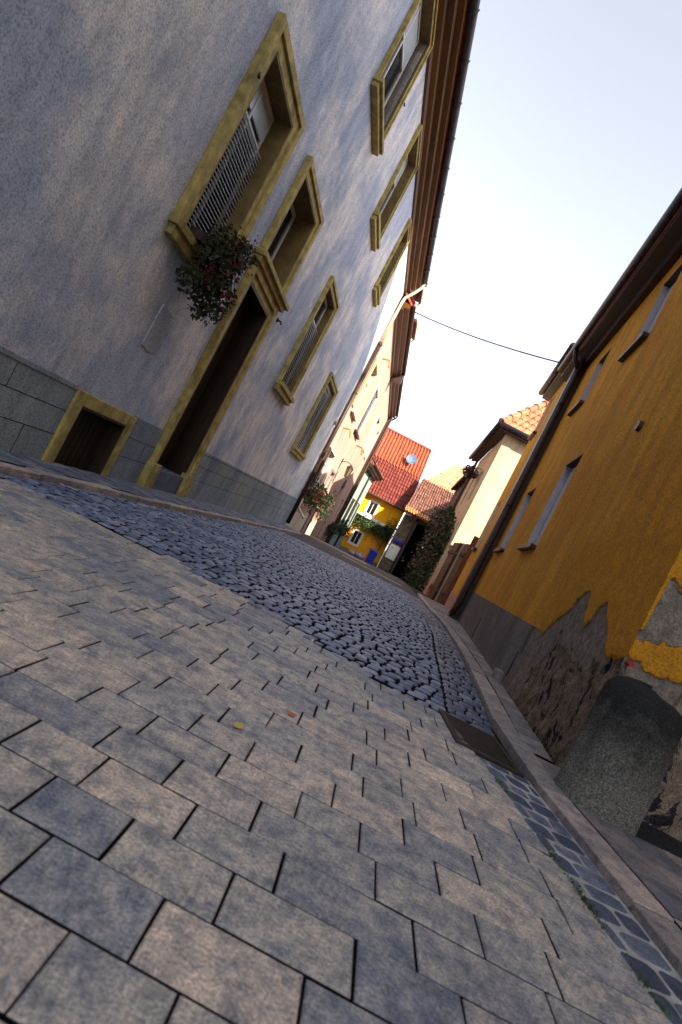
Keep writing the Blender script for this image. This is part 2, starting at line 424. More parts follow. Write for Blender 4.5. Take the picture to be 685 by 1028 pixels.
def tiles(mb, A, B, C, D, nc, nr, amp=.035, step=.03, m=0, seg=6):
    """pantile sheet: A-B eave, D-C ridge"""
    A,B,C,D = map(Vector,(A,B,C,D)); n = (B-A).cross(D-A).normalized()
    if n.z < 0: n = -n
    rows = []
    for r in range(nr):
        for e in (0,1):
            v = (r+e)/nr
            L = A.lerp(D,v); Rr = B.lerp(C,v); row=[]
            for c in range(nc*seg+1):
                u = c/(nc*seg); ph = (c % seg)/seg
                h = amp*(math.cos(ph*2*math.pi)) + (step if e==0 else 0) + .006*math.sin(r*7.3+c*1.9)
                row.append(mb.vert(L.lerp(Rr,u)+n*h))
            rows.append(row)
    for r in range(len(rows)-1):
        a,b = rows[r],rows[r+1]
        for c in range(len(a)-1): mb.face((a[c],a[c+1],b[c+1],b[c]),m)
def slab(mb, A,B,C,D,t,m=0):
    A,B,C,D = map(Vector,(A,B,C,D)); n=(B-A).cross(D-A).normalized()
    if n.z<0: n=-n
    mb.hexa([A-n*t,B-n*t,C-n*t,D-n*t,A,B,C,D],m)

def leaves(mb, pts, size, m=0, up=.2):
    for p in pts:
        p = Vector(p); s = size*random.uniform(.6,1.3)
        a = Vector((random.gauss(0,1),random.gauss(0,1),random.gauss(0,1)+up)).normalized()
        b = a.cross(Vector((random.gauss(0,1),random.gauss(0,1),random.gauss(0,1)))).normalized()
        c = a.cross(b)
        mb.poly([p-b*s*.5, p+c*s*.32, p+b*s*.5, p-c*s*.32+a*s*.15], m)
def blob_pts(c, r, n, shell=.5):
    out = []
    while len(out) < n:
        v = Vector((random.uniform(-1,1),random.uniform(-1,1),random.uniform(-1,1)))
        if shell*random.random() < v.length < 1: out.append((c[0]+v.x*r[0], c[1]+v.y*r[1], c[2]+v.z*r[2]))
    return out

# ------------------------------------------------------------------ GROUND
kerbX = lerp_pts([(1.37,-4),(1.34,.5),(1.31,2.0),(1.28,2.9),(1.38,3.43),(1.56,4.41),(1.81,5.92),(2.12,8.2),(2.30,10.7),(2.52,12.8),(2.85,15.2)])
gutX = lerp_pts([(1.25,-4),(1.16,1.0),(1.08,2.1),(.99,2.9),(1.17,3.94),(1.34,5.03),(1.59,6.44),(1.89,9.04),(2.12,12.8)])
curbL = lerp_pts([(-2.45,-4),(-2.25,1.5),(-2.1,3.5),(-1.95,4.68),(-1.73,5.7),(-1.23,10.35),(-1.0,12.9),(-.75,17.2)])
FL = Frame(-2.88,0,.085,1,1)          # left house fronts
FR = Frame(1.09,0,.175,1,-1)          # right house fronts
wallLx = lambda y: -2.88+.085*y
wallRx = lambda y: 1.09+.175*y

# one terrain sheet to the horizon
mb = MB()
xs = [-220,-90,-40,-15,-8]+[-4+.5*i for i in range(19)]+[9,15,40,90,220]
ys = [-160,-60,-20,-8]+[-4+.5*i for i in range(100)]+[50,60,75,90,140,300]
idx = [[mb.vert((x,y,zg(x,y)-.035)) for x in xs] for y in ys]
for j in range(len(ys)-1):
    for i in range(len(xs)-1): mb.face((idx[j][i],idx[j][i+1],idx[j+1][i+1],idx[j+1][i]))
struct(mb.build('ground', M['earth'], None, fix=False))

# slab paving, laid by measured rows; (u,v) is turned 4.46 degrees against the view
psi = R(4.4); cp, sp = math.cos(psi), math.sin(psi)
known = {-1:[-.125],0:[-.246,-.035],1:[-.33,-.159,.049,.297],2:[-.459,-.288,-.078,.13,.419],3:[-.333,-.163,.044,.337,.583],
         4:[-.458,-.292,-.079,.129,.295,.5],5:[.213,.42],6:[.089,.296,.462,.662],7:[-.035,.258],8:[.342]}
edge = lerp_pts([(3.47,-2.6),(3.5,-1.97),(3.55,-.97),(3.32,-.12),(2.95,.64),(2.92,1.0),(2.9,1.6)])  # y of far edge by x
mb = MB(); LW = [.17,.208,.208,.25,.29]
for k in range(-24, 24):
    v0 = .765+.13744*k; v1 = v0+.13744
    kn = known.get(k, [random.uniform(-.1,.1)])
    cuts = [kn[0]]
    while cuts[0] > -3.2: cuts.insert(0, cuts[0]-random.choice(LW))
    cuts += kn[1:]
    while cuts[-1] < 2.2: cuts.append(cuts[-1]+random.choice(LW))
    for a, b in zip(cuts, cuts[1:]):
        cs = [(u*cp+v*sp, -u*sp+v*cp) for u,v in ((a,v0),(b,v0),(b,v1),(a,v1))]
        ymid = sum(p[1] for p in cs)/4; xmid = sum(p[0] for p in cs)/4
        if ymid > edge(xmid) + random.uniform(-.03,.03): continue
        # clip to the gutter on the right and the kerb on the left
        gl = [gutX(p[1])-.012 for p in cs]; ll = [curbL(p[1])+.02 for p in cs]
        if all(p[0] > g-.03 for p,g in zip(cs,gl)) or all(p[0] < l+.03 for p,l in zip(cs,ll)): continue
        cs = [(max(min(p[0],g),l),p[1]) for p,g,l in zip(cs,gl,ll)]
        t = noise.noise(Vector((xmid*1.1+3.1, ymid*.9, .5)))*.5
        warm = .62*math.exp(-((xmid+.15)**2/.9+(ymid-1.75)**2/1.3))  # soft warm pool of light on the middle slabs, put into their tint
        rnd = max(.01,min(.99, .10+.42*random.random()+(.22 if random.random()<.15 else 0)+t*.55+warm*.5))
        stone(mb, cs, .0055, 0.0, .0016, 0, .03, zg, .0008, rnd)
struct(mb.build('slab_paving', [M['slab'],M['earth']], None, fix=False))

# sett carriageway beyond the slabs
inslab = lambda x,y: y < edge(x)-.03
struct(pave('sett_road', lambda y: curbL(y)+.01, lambda y: gutX(y)-.01, 2.75, 12.8, 0.088, (.07,.12), .017, .004, M['sett'], .007, .008, .045, zg, .05, .12, inslab, .004))
# gutter: small setts in pale mortar near, dark setts further on
mb = MB()
yy = -3.0
while yy < 2.5:
    a = yy; b = yy+.25
    mb.poly([(gutX(a)-.008,a,zg(gutX(a),a)-.0095),(kerbX(a),a,zg(kerbX(a),a)-.0095),(kerbX(b),b,zg(kerbX(b),b)-.0095),(gutX(b)-.008,b,zg(gutX(b),b)-.0095)]); yy += .25
struct(mb.build('gutter_mortar', M['mortar'], None, fix=False))
struct(pave('gutter_setts', gutX, lambda y: kerbX(y)-.004, -3.0, 2.50, .10, (.08,.12), .011, -.005, M['gsett'], .004, .006, .03, zg, 0, .15, None, .003))
struct(pave('far_gutter_setts', gutX, lambda y: kerbX(y)-.004, 2.96, 12.8, .11, (.08,.13), .013, -.006, M['gsett'], .006, .009, .03, zg, 0, .15, None, .003))
# right kerb and pavement
kerbW = .145
struct(pave('kerb', kerbX, lambda y: kerbX(y)+kerbW, -3.0, 15.0, .8, (.5,.6), .007, .02, M['kerb'], .002, 0, .05, zg, 0, .1, None, .002))
pavR = lambda y: (wallRx(y) if y > 2.9 else (1.62+.0*y if y > 2.45 else 1.93))
struct(pave('pavement', lambda y: kerbX(y)+kerbW+.012, lambda y: wallRx(y)-.004, 2.95, 15.0, .16, (.18,.3), .006, .018, M['walk'], .003, 0, .05, zg, 0, .1, None, .002))
mb = MB()
for k in range(-12, 12):
    y0 = k*.235; y1 = y0+.235
    for x0, x1 in ((1.50,1.66),(1.66,1.84),(1.84,2.0)):
        off = .08*(int(x0*10)%2)
        cs = [(x0+ (0 if x0>1.5 else kerbX(y0)+kerbW+.012-1.5),y0+off),(x1,y0+off),(x1,y1+off),(x0+(0 if x0>1.5 else kerbX(y1)+kerbW+.012-1.5),y1+off)]
        if y1+off > 2.38 and x0 > 1.6: continue
        if y0+off > 2.8: continue
        stone(mb, cs, .006, .018, .001, 0, .05, zg, .001)
struct(mb.build('near_pavement', [M['walk'],M['earth']], None, fix=False))
mb = MB()
n0=[(1.46,2.38),(2.02,2.38),(2.02,-3),(9,-3),(9,2.9),(1.5,2.9)]
for (x0,x1,y0,y1) in ((2.02,9,-3,2.9),(1.66,2.02,2.36,2.96)):
    q = 10
    for i in range(q):
        for j in range(q):
            a=x0+(x1-x0)*i/q; b=x0+(x1-x0)*(i+1)/q; c=y0+(y1-y0)*j/q; d=y0+(y1-y0)*(j+1)/q
            mb.poly([(a,c,zg(a,c)+.005),(b,c,zg(b,c)+.005),(b,d,zg(b,d)+.005),(a,d,zg(a,d)+.005)])
struct(mb.build('gravel_path', M['gravel'], None, fix=False))
# left kerb and raised pavement
struct(pave('left_kerb', lambda y: curbL(y)-.13, curbL, -4.0, 17.2, .5, (.3,.4), .008, .045, M['kerb'], .003, 0, .09, zg, 0, .15, None, .003))
struct(pave('left_pavement', lambda y: wallLx(y)+.002, lambda y: curbL(y)-.135, -4.0, 17.2, .13, (.2,.3), .008, .05, M['walkL'], .004, 0, .08, zg, 0, .12, None, .003))
# asphalt road past the setts, one strip sheet that follows the fall of the street
mb = MB(); Y = [12.8+.6*i for i in range(60)]
prev = None
for y in Y:
    xa = -1.2+.085*(y-17) if y > 17 else curbL(y)-.0
    xa = max(xa, wallLx(y)+.0); xb = 2.5+.10*(y-12.8)
    row = [mb.vert((xa+(xb-xa)*t/6, y, zg(xa+(xb-xa)*t/6, y)-.002)) for t in range(7)]
    if prev:
        for t in range(6): mb.face((prev[t],prev[t+1],row[t+1],row[t]))
    prev = row
struct(mb.build('asphalt_road', M['asphalt'], None, fix=False))
mb = MB()
A=(.62,16.6); B=(2.32,14.8); pv=None
for t in range(9):
    x=A[0]+(B[0]-A[0])*t/8; y=A[1]+(B[1]-A[1])*t/8
    r=[mb.vert((x,y-.13,zg(x,y-.13)+.006)),mb.vert((x,y+.13,zg(x,y+.13)+.006))]
    if pv: mb.face((pv[0],r[0],r[1],pv[1]))
    pv=r
struct(mb.build('road_marking', M['line'], None, fix=False))

mb = MB(); pts=[]
for k in range(450):
    y=random.choice((1.55,1.62,1.78,1.3,2.2,1.1))+random.gauss(0,.04); x=gutX(y)-.004+random.gauss(0,.008); pts.append((x,y,zg(x,y)+random.random()*.006))
leaves(mb, pts, .009); g_=mb.build('joint_moss', M['leafl'], None, fix=False); g_['kind']='stuff'; g_['label']='green moss tufts in the gutter joint'
# drain grate
t = thing('drain_grate', (1.08,2.72,zg(1.08,2.72)-.01), 'dark rusty slotted iron drain grate set in the gutter beside the kerb', 'drain')
mb = MB(); x0,x1,y0,y1 = .93,1.27,2.51,2.95; zz = zg(1.1,2.7)+.004
mb.box(x0,x1,y0,y0+.03,zz-.03,zz); mb.box(x0,x1,y1-.03,y1,zz-.03,zz); mb.box(x0,x0+.03,y0+.03,y1-.03,zz-.03,zz); mb.box(x1-.03,x1,y0+.03,y1-.03,zz-.03,zz)
mb.build('frame', M['iron'], t)
mb = MB()
for i in range(13):
    y = y0+.045+i*.029; mb.box(x0+.03,x1-.03,y,y+.014,zz-.025,zz-.004)
mb.build('grating', M['iron'], t)
mb = MB(); mb.box(x0+.02,x1-.02,y0+.02,y1-.02,zz-.034,zz-.028); mb.build('drain_pit', M['darkroom'], t)

# ------------------------------------------------------------------ LEFT STUCCO HOUSE
def house_base(fr, s, label, cat='house', name='house', group=None):
    p = fr.P(s,0,0); return thing(name, (p[0],p[1],zg(p[0],p[1])), label, cat, group)

H1 = house_base(FL, 8, 'large blue-grey stucco house with olive stone window frames along the left of the street', 'house', 'stucco_house')
opsA = [(4.99,5.93,2.36,4.16), (6.80,7.84,3.14,4.22), (6.80,7.84,.0,2.76), (9.85,10.85,2.36,4.28), (13.42,14.86,1.76,3.60),
        (7.44,8.62,6.12,7.9), (10.34,11.36,6.06,7.8), (13.25,14.1,6.06,7.72),
        (4.88,5.72,-.2,.52)]
opsA += [(1.2,2.2,2.36,4.2),(1.2,2.2,6.1,7.9),(4.2,5.3,6.1+2.2,6.1+2.2)] if False else [(1.2,2.2,2.36,4.2)]
mb = MB(); facade(mb, FL, -8, 17.5, -.4, 8.1, opsA, .32)
mb.fbox(FL,-8,-7.7,-9,-.32,-.4,8.1); mb.fbox(FL,17.2,17.5,-9,-.32,-.6,8.1); mb.fbox(FL,-8,17.5,-9.3,-9,-.6,8.1)
mb.build('wall', M['blue_stucco'], H1)
# plinth
mb = MB()
for a, b in ((-8,4.74),(5.86,6.62),(8.02,17.5)):
    mb.fbox(FL,a,b,.0,.022,-.4,.655)
    if b-a > 1: mb.fbox(FL,a,b,.022,.03,.62,.66)
mb.build('plinth', M['plinth'], H1, bevel=.006)
mb = MB()   # coursing joints cut as thin dark inset lines
for a,b in ((-8,4.74),(5.86,6.62),(8.02,17.5)):
    for z in (.2,.42): mb.fbox(FL,a,b,.0225,.0235,z,z+.006)
    s=a+.5; k=0
    while s<b-.2:
        mb.fbox(FL,s,s+.006,.0225,.0236,(.206,.426,-.1)[k%3],(.42,.62,.2)[k%3]); s+=.37; k+=1
mb.build('plinth_joint', M['earth'], H1)
# dark backing so openings do not look into an empty shell
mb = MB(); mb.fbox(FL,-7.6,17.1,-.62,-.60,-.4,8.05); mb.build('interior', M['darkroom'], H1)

def architrave(root, fr, s0,s1,z0,z1, ow, sill=True, sillp=.11, name='window_frame', deep=.18, sh=.17, m=None):
    """stepped stone surround outside the opening s0..s1, z0..z1"""
    m = m or M['olive']
    mb = MB()
    for (w0,w1,d) in ((0,.55,.045),(.55,1,.075)):
        a=ow*w0; b=ow*w1
        mb.fbox(fr, s0-b,s0-a,0,d,z0,z1+b); mb.fbox(fr, s1+a,s1+b,0,d,z0,z1+b); mb.fbox(fr, s0-a,s1+a,0,d,z1+a,z1+b)
    # reveal lining
    o = mb.build(name, m, root, bevel=.006)
    mb = MB()
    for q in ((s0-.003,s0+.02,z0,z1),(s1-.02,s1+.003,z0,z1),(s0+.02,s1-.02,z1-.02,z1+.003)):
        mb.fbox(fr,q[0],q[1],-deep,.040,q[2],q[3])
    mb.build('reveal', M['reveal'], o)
    if sill:
        mb = MB()
        mb.fbox(fr, s0-ow-.02,s1+ow+.02,-deep,sillp,z0-sh*.45,z0); mb.fbox(fr, s0-ow+.01,s1+ow-.01,0,sillp*.7,z0-sh,z0-sh*.45)
        mb.build('sill', m, o, bevel=.006)
    return o

def lwin(s0,s1,z0,z1,ow,**kw):
    sill = dict(sillp=kw.pop('sillp',.10), sh=kw.pop('sh',.17), sill=kw.pop('sill',True), deep=kw.get('rec',.18)+.0)
    a = architrave(H1, FL, s0,s1,z0,z1,ow,**sill)
    return window(H1, FL, s0+.02,s1-.02,z0,z1-.02, **kw)
# A: near window with slatted shutter, B: fanlight over the door, C, D shuttered, W1..W3 upper storey
lwin(4.99,5.93,2.36,4.16,.19, rec=.17, panes=2, transom=3.75, slats=(2.38,3.72,.042), light=(3.84,4.10))
lwin(6.80,7.84,3.14,4.22,.16, rec=.26, panes=1, sill=False)
lwin(9.85,10.85,2.36,4.28,.13, rec=.10, panes=2, transom=3.75, slats=(2.38,3.72,.05), sillp=.14)
lwin(13.42,14.86,1.76,3.60,.12, rec=.085, panes=2, transom=3.4, slats=(1.78,3.5,.055), sillp=.12)
lwin(7.42,8.64,6.12,7.9,.075, rec=.14, panes=2, transom=7.3, sillp=.15, sh=.12, light=(7.36,7.8))
lwin(10.34,11.36,6.06,7.8,.075, rec=.14, panes=2, transom=7.2, sillp=.13, sh=.17, light=(7.26,7.7))
lwin(13.25,14.1,6.06,7.72,.075, rec=.14, panes=2, transom=7.2, sillp=.13, sh=.17, light=(7.26,7.7))
lwin(1.2,2.2,2.36,4.2,.19, rec=.24, panes=2)
# olive band that joins the fanlight to the door and the door surround with its moulded head
mb = MB()
for (w0,w1,d) in ((0,.09,.05),(.09,.18,.085)):
    mb.fbox(FL,6.80-w1,6.80-w0,0,d,-.1,2.76+w1); mb.fbox(FL,7.84+w0,7.84+w1,0,d,-.1,2.76+w1); mb.fbox(FL,6.80-w0,7.84+w0,0,d,2.76+w0,2.76+w1)
mb.fbox(FL,6.59,6.84,0,.12,-.1,.26); mb.fbox(FL,7.80,8.05,0,.12,-.1,.26)
mb.fbox(FL,6.56,8.08,0,.13,2.945,3.01); mb.fbox(FL,6.52,8.12,0,.18,3.01,3.07); mb.fbox(FL,6.64,8.0,0,.09,3.07,3.135)
df=mb.build('door_frame', M['olive'], H1, bevel=.007)
mb=MB()
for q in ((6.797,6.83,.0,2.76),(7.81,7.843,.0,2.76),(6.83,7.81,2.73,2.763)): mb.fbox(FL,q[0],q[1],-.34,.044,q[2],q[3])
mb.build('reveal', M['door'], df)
mb = MB(); mb.fbox(FL,6.83,7.81,-.32,-.27,.2,2.73)
for a,b in ((6.90,7.28),(7.36,7.74)):
    for c,d in ((.35,1.0),(1.1,1.9),(2.0,2.6)): mb.fbox(FL,a,b,-.272,-.255,c,d)
dr = mb.build('door', M['door'], H1, bevel=.008)
mb = MB(); p=FL.P(7.3,-.27,1.15); mb.tube([p,FL.P(7.3,-.22,1.15),FL.P(7.40,-.22,1.15)],.012); mb.build('door_handle', M['iron'], dr)
mb = MB(); mb.fbox(FL,6.83,7.81,-.36,.06,-.2,.2); mb.build('doorstep', M['walkL'], H1, bevel=.012)
# basement opening
mb = MB()
mb.fbox(FL,4.74,4.88,0,.05,-.2,.64); mb.fbox(FL,5.72,5.86,0,.05,-.2,.64); mb.fbox(FL,4.88,5.72,0,.05,.52,.64)
bw = mb.build('basement_window_frame', M['olive'], H1, bevel=.008)
mb = MB()
for q in ((4.876,4.90,-.2,.52),(5.70,5.724,-.2,.52),(4.90,5.70,.50,.523)): mb.fbox(FL,q[0],q[1],-.28,.044,q[2],q[3])
mb.build('reveal', M['door'], bw)
mb = MB(); mb.fbox(FL,4.90,5.70,-.16,-.14,-.2,.5)
for i in range(9): mb.fbox(FL,4.92+i*.088,4.99+i*.088,-.138,-.125,-.15,.47)
mb.build('hatch', M['darktimber'], bw)
# repaired patch of wall, little cover plate, hooks, small vents
mb = MB(); 
pts=[(5.33,1.29),(5.34,1.70),(5.36,1.73),(5.60,1.71),(5.61,1.30),(5.48,1.27)]
mb.poly([FL.P(s,.012,z) for s,z in pts]); n=len(pts)
for i in range(n):
    a,b=pts[i],pts[(i+1)%n]; mb.poly([FL.P(a[0],0,a[1]),FL.P(b[0],0,b[1]),FL.P(b[0],.012,b[1]),FL.P(a[0],.012,a[1])])
mb.build('plaster_patch', stucco('repair_plaster',(.42,.43,.52),(.3,.33,.42),(.48,.48,.56),60,amt=.3), H1)
for (s,z) in ((4.86,3.82),(8.75,6.98),(8.35,2.9)):
    mb = MB(); mb.tube([FL.P(s,0,z),FL.P(s,.07,z),FL.P(s,.09,z-.04)],.014,8); mb.fbox(FL,s-.02,s+.02,.0,.02,z-.03,z+.03); mb.build('shutter_hook', M['iron'], H1)
# cornice, roof, gutter
mb = MB()
mb.extrude_profile(FL,-8.2,17.55,[(0,7.93),(.05,7.93),(.06,8.03),(.14,8.07),(.15,8.15),(.26,8.18),(.27,8.27),(.37,8.30),(.37,8.47),(0,8.48)])
mb.build('cornice', M['eavewood'], H1)
mb = MB()
for s in [(3+.9*i) for i in range(17)]:
    mb=MB(); mb.tube([FL.P(s,.37,8.52),FL.P(s,.43,8.36),FL.P(s,.53,8.40),FL.P(s,.55,8.50)],.009,6); mb.build('gutter_bracket', M['darkmetal'], H1)

mb = MB(); prof=[(.46+.075*math.cos(a),8.5+.075*math.sin(a)) for a in [math.pi+math.pi*i/8 for i in range(9)]]+[(.46+.068*math.cos(a),8.5+.068*math.sin(a)) for a in [2*math.pi-math.pi*i/8 for i in range(9)]]
mb.extrude_profile(FL,-8.2,17.6,prof); mb.build('gutter', M['darkmetal'], H1)
mb = MB(); tiles(mb, FL.P(-8.2,.40,8.53), FL.P(17.55,.40,8.53), FL.P(17.55,-4.6,12.2), FL.P(-8.2,-4.6,12.2), 110, 18, seg=4)
slab(mb, FL.P(-8.2,.35,8.50), FL.P(17.55,.35,8.50), FL.P(17.55,-4.6,12.14), FL.P(-8.2,-4.6,12.14), .08)
slab(mb, FL.P(-8.2,-9.7,8.44), FL.P(17.55,-9.7,8.44), FL.P(17.55,-4.6,12.14), FL.P(-8.2,-4.6,12.14), .08)
mb.poly([FL.P(17.5,-.2,8.4),FL.P(17.5,-9.2,8.4),FL.P(17.5,-4.6,12.0)]); mb.poly([FL.P(-8,-.2,8.4),FL.P(-8,-9.2,8.4),FL.P(-8,-4.6,12.0)])
mb.build('roof', M['tile'], H1)
# down pipe: pale zinc above, dark standpipe below, swan neck at the eave
mb = MB(); mb.tube([FL.P(17.42,.46,8.43),FL.P(17.42,.44,8.3),FL.P(17.42,.30,8.05),FL.P(17.42,.12,7.8),FL.P(17.42,.09,7.6),FL.P(17.42,.09,6.2)],.05,12); dp = mb.build('downpipe', M['zinc'], H1, smooth=True)
mb = MB(); mb.tube([FL.P(17.42,.09,6.2),FL.P(17.42,.09,-.15)],.062,12)
for z in (6.1,4.4,2.4,.9): mb.tube([FL.P(17.42,.09,z),FL.P(17.42,.09,z+.05)],.074,12)
mb.build('standpipe', M['brownmetal'], dp, smooth=True)
mb = MB(); mb.tube([FL.P(17.1,0,3.3),FL.P(17.1,.07,3.3)],[.12,.09],16); mb.build('wall_rosette', M['zinc'], H1)

# flower box on the near window
t = thing('window_flowers', FL.P(5.2,.1,2.36), 'bushy dark geraniums with red blossoms trailing from the large shuttered window', 'flowers')
mb = MB(); mb.fbox(FL,5.15,5.85,.0,.14,2.37,2.46); mb.build('flower_box', M['terracotta'], t)
mb = MB(); pts=[]
for c,r,n in (((5.5,.22,2.48),(.30,.24,.26),420),((5.35,.24,2.25),(.26,.20,.28),380),((5.62,.27,2.12),(.25,.22,.25),300),((5.55,.3,1.92),(.16,.18,.16),130),((5.75,.26,2.62),(.16,.18,.14),130),((5.2,.2,2.02),(.14,.14,.16),90)):
    for q in blob_pts(c,r,n,.6): pts.append(FL.P(q[0],max(.02,q[1]),q[2]))
leaves(mb, pts[::2], .065); leaves(mb, pts[1::3], .035); leaves(mb, [tuple(Vector(q)+Vector((random.gauss(0,.02),random.gauss(0,.02),random.gauss(0,.02)))) for q in pts], .045); mb.build('foliage', M['geranium'], t, fix=False)
mb = MB(); bp=[]
for k in range(26):
    s=5.5+random.uniform(-.32,.34); z=random.uniform(1.85,2.72); d=.30+random.uniform(-.05,.22)
    for _ in range(9): bp.append(FL.P(s+random.gauss(0,.022),d+random.gauss(0,.02),z+random.gauss(0,.022)))
leaves(mb, bp, .032); mb.build('blossoms', M['petal'], t, fix=False)
mb = MB()
for k in range(24):
    s=5.5+random.uniform(-.2,.2); a=random.uniform(-.25,.3)
    mb.tube([FL.P(s,.1,2.45),FL.P(s+a*.4,.3,2.45+random.uniform(-.1,.15)),FL.P(s+a,.4,random.uniform(1.9,2.6))],.004,4)
mb.build('stems', M['stem'], t)

# ------------------------------------------------------------------ PINK AND ROSE HOUSES (left, further on)
def row_house(fr, s0,s1, zb, ze, ops, wallm, label, name, over=.4, roofh=3.2, eavem=None, rooft=None, deep=7):
    h = house_base(fr,(s0+s1)/2,label,'house',name)
    mb = MB(); facade(mb, fr, s0,s1,zb,ze,ops,.28)
    mb.fbox(fr,s0,s0+.25,-deep,-.28,zb,ze); mb.fbox(fr,s1-.25,s1,-deep,-.28,zb,ze); mb.fbox(fr,s0,s1,-deep-.25,-deep,zb,ze)
    mb.poly([fr.P(s0+.01,0,ze),fr.P(s0+.01,-deep,ze),fr.P(s0+.01,-deep/2,ze+roofh)]); mb.poly([fr.P(s1-.01,0,ze),fr.P(s1-.01,-deep,ze),fr.P(s1-.01,-deep/2,ze+roofh)])
    mb.build('wall', wallm, h)
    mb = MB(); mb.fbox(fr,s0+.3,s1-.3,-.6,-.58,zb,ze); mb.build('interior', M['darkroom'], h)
    mb = MB(); q=over
    mb.extrude_profile(fr,s0-.02,s1+.02,[(0,ze-.1),(.06*q/.4,ze-.1),(.08*q/.4,ze),(.2*q/.4,ze+.03),(.22*q/.4,ze+.1),(.36*q/.4,ze+.13),(.37*q/.4,ze+.25),(0,ze+.3)])
    mb.build('eave', eavem or M['eavewood'], h)
    mb = MB(); prof=[(q+.05+.06*math.cos(a),ze+.3+.06*math.sin(a)) for a in [math.pi+math.pi*i/6 for i in range(7)]]+[(q+.05+.052*math.cos(a),ze+.3+.052*math.sin(a)) for a in [2*math.pi-math.pi*i/6 for i in range(7)]]
    mb.extrude_profile(fr,s0,s1,prof); mb.build('gutter', M['brownmetal'], h)
    rt = rooft or M['tile']
    mb = MB(); tiles(mb, fr.P(s0,q+.02,ze+.34), fr.P(s1,q+.02,ze+.34), fr.P(s1,-deep/2,ze+roofh+.3), fr.P(s0,-deep/2,ze+roofh+.3), max(8,int((s1-s0)/.25)), 14, seg=4)
    slab(mb, fr.P(s0,q,ze+.30), fr.P(s1,q,ze+.30), fr.P(s1,-deep/2,ze+roofh+.26), fr.P(s0,-deep/2,ze+roofh+.26), .06)
    slab(mb, fr.P(s0,-deep-.5,ze+.2), fr.P(s1,-deep-.5,ze+.2), fr.P(s1,-deep/2,ze+roofh+.26), fr.P(s0,-deep/2,ze+roofh+.26), .06)
    mb.build('roof', rt, h)
    return h

opsP = [(19.0,20.4,4.3,6.0),(22.1,23.8,4.25,6.05),(18.9,20.5,1.25,2.65),(21.5,22.6,-.5,2.2)]
H2 = row_house(FL,17.55,24.9,-1.0,7.45,opsP,M['pink'],'tall pink rendered house just past the downpipe of the blue-grey house','pink_house',.42)
yel = simple('pale_yellow_blind',(.62,.52,.25),.6,var=.1)
for i,(a,b,c,d) in enumerate(opsP[:3]):
    fr_=MB(); frame_ring(fr_,FL,a-.09,b+.09,c-.09,d+.09,.09,0,.04); wf=fr_.build('window_frame', M['rose'] if i else yel, H2, bevel=.005)
    sl=MB(); sl.fbox(FL,a-.14,b+.14,0,.13,c-.16,c-.092); sl.build('sill', M['brownmetal'] if i else M['rose'], wf)
    window(H2,FL,a,b,c,d,rec=.1,panes=2,transom=c+(d-c)*.7, slats=(c+.03,d-.05,.09) if i==1 else None)
    if i != 1:
        for (u,v) in ((a-.5,a-.1),(b+.1,b+.5)):
            if i==2 and v>20.6: continue
            sh=MB(); sh.fbox(FL,u,v,.01,.05,c-.03,d+.03)
            z=c+.05
            while z<d-.05: sh.fbox(FL,u+.04,v-.04,.05,.058,z,z+.05); z+=.09
            sh.build('window_shutter', yel if i==0 else M['darktimber'], H2)
mb=MB(); frame_ring(mb,FL,21.42,22.68,-.5,2.3,.09,0,.06,0,False); mb.build('door_frame', M['greyplinth'], H2)
mb=MB(); mb.fbox(FL,21.5,22.6,-.16,-.1,-.5,2.2); mb.build('door', M['darktimber'], H2)
mb=MB(); mb.fbox(FL,17.56,21.4,0,.02,-1,.25); mb.fbox(FL,22.7,24.9,0,.02,-1,.2); mb.build('plinth', M['rose'], H2)
mb=MB(); mb.fbox(FL,24.75,25.1,-.0,.5,7.3,7.85); mb.build('fire_wall', M['brownmetal'], H2)
mb=MB(); mb.tube([FL.P(17.75,.10,.75),FL.P(17.75,.10,.45),FL.P(17.75,.35,.25),FL.P(17.75,.42,.2)],.045,8); mb.build('spout', M['zinc'], H2, smooth=True)
for k,(s,z) in enumerate(((19.2,3.55),(19.9,6.5))):
    mb=MB(); mb.tube([FL.P(s,0,z),FL.P(s,.25,z+.05),FL.P(s,.35,z-.2)],.03,8); mb.build('wall_bracket', M['orange_trim'], H2)
def dormer(root, s0, s1, d, z0, z1):
    mb=MB(); mb.fbox(FL,s0,s1,d-2.5,d,z0,z1); w=mb.build('dormer', M['darktimber'], root)
    mb=MB(); mb.fbox(FL,s0-.15,s1+.15,d-2.6,d+.14,z1,z1+.12); mb.build('dormer_roof', M['brownmetal'], w)
    mb=MB(); mb.fbox(FL,s0+.2,s1-.2,d,d+.02,z0+.35,z1-.1); mb.build('dormer_window', M['glass'], w)
    mb=MB(); mb.tube([FL.P(s0-.1,d+.18,z1+.05),FL.P(s1+.1,d+.18,z1+.02),FL.P(s1+.15,d+.1,z1-.2),FL.P(s1+.15,d+.0,z1-.5)],.05,8); mb.build('dormer_gutter', M['zinc'], w, smooth=True)
dormer(H2,18.6,20.3,.05,8.0,9.1); dormer(H2,22.4,24.0,.05,8.0,9.1)

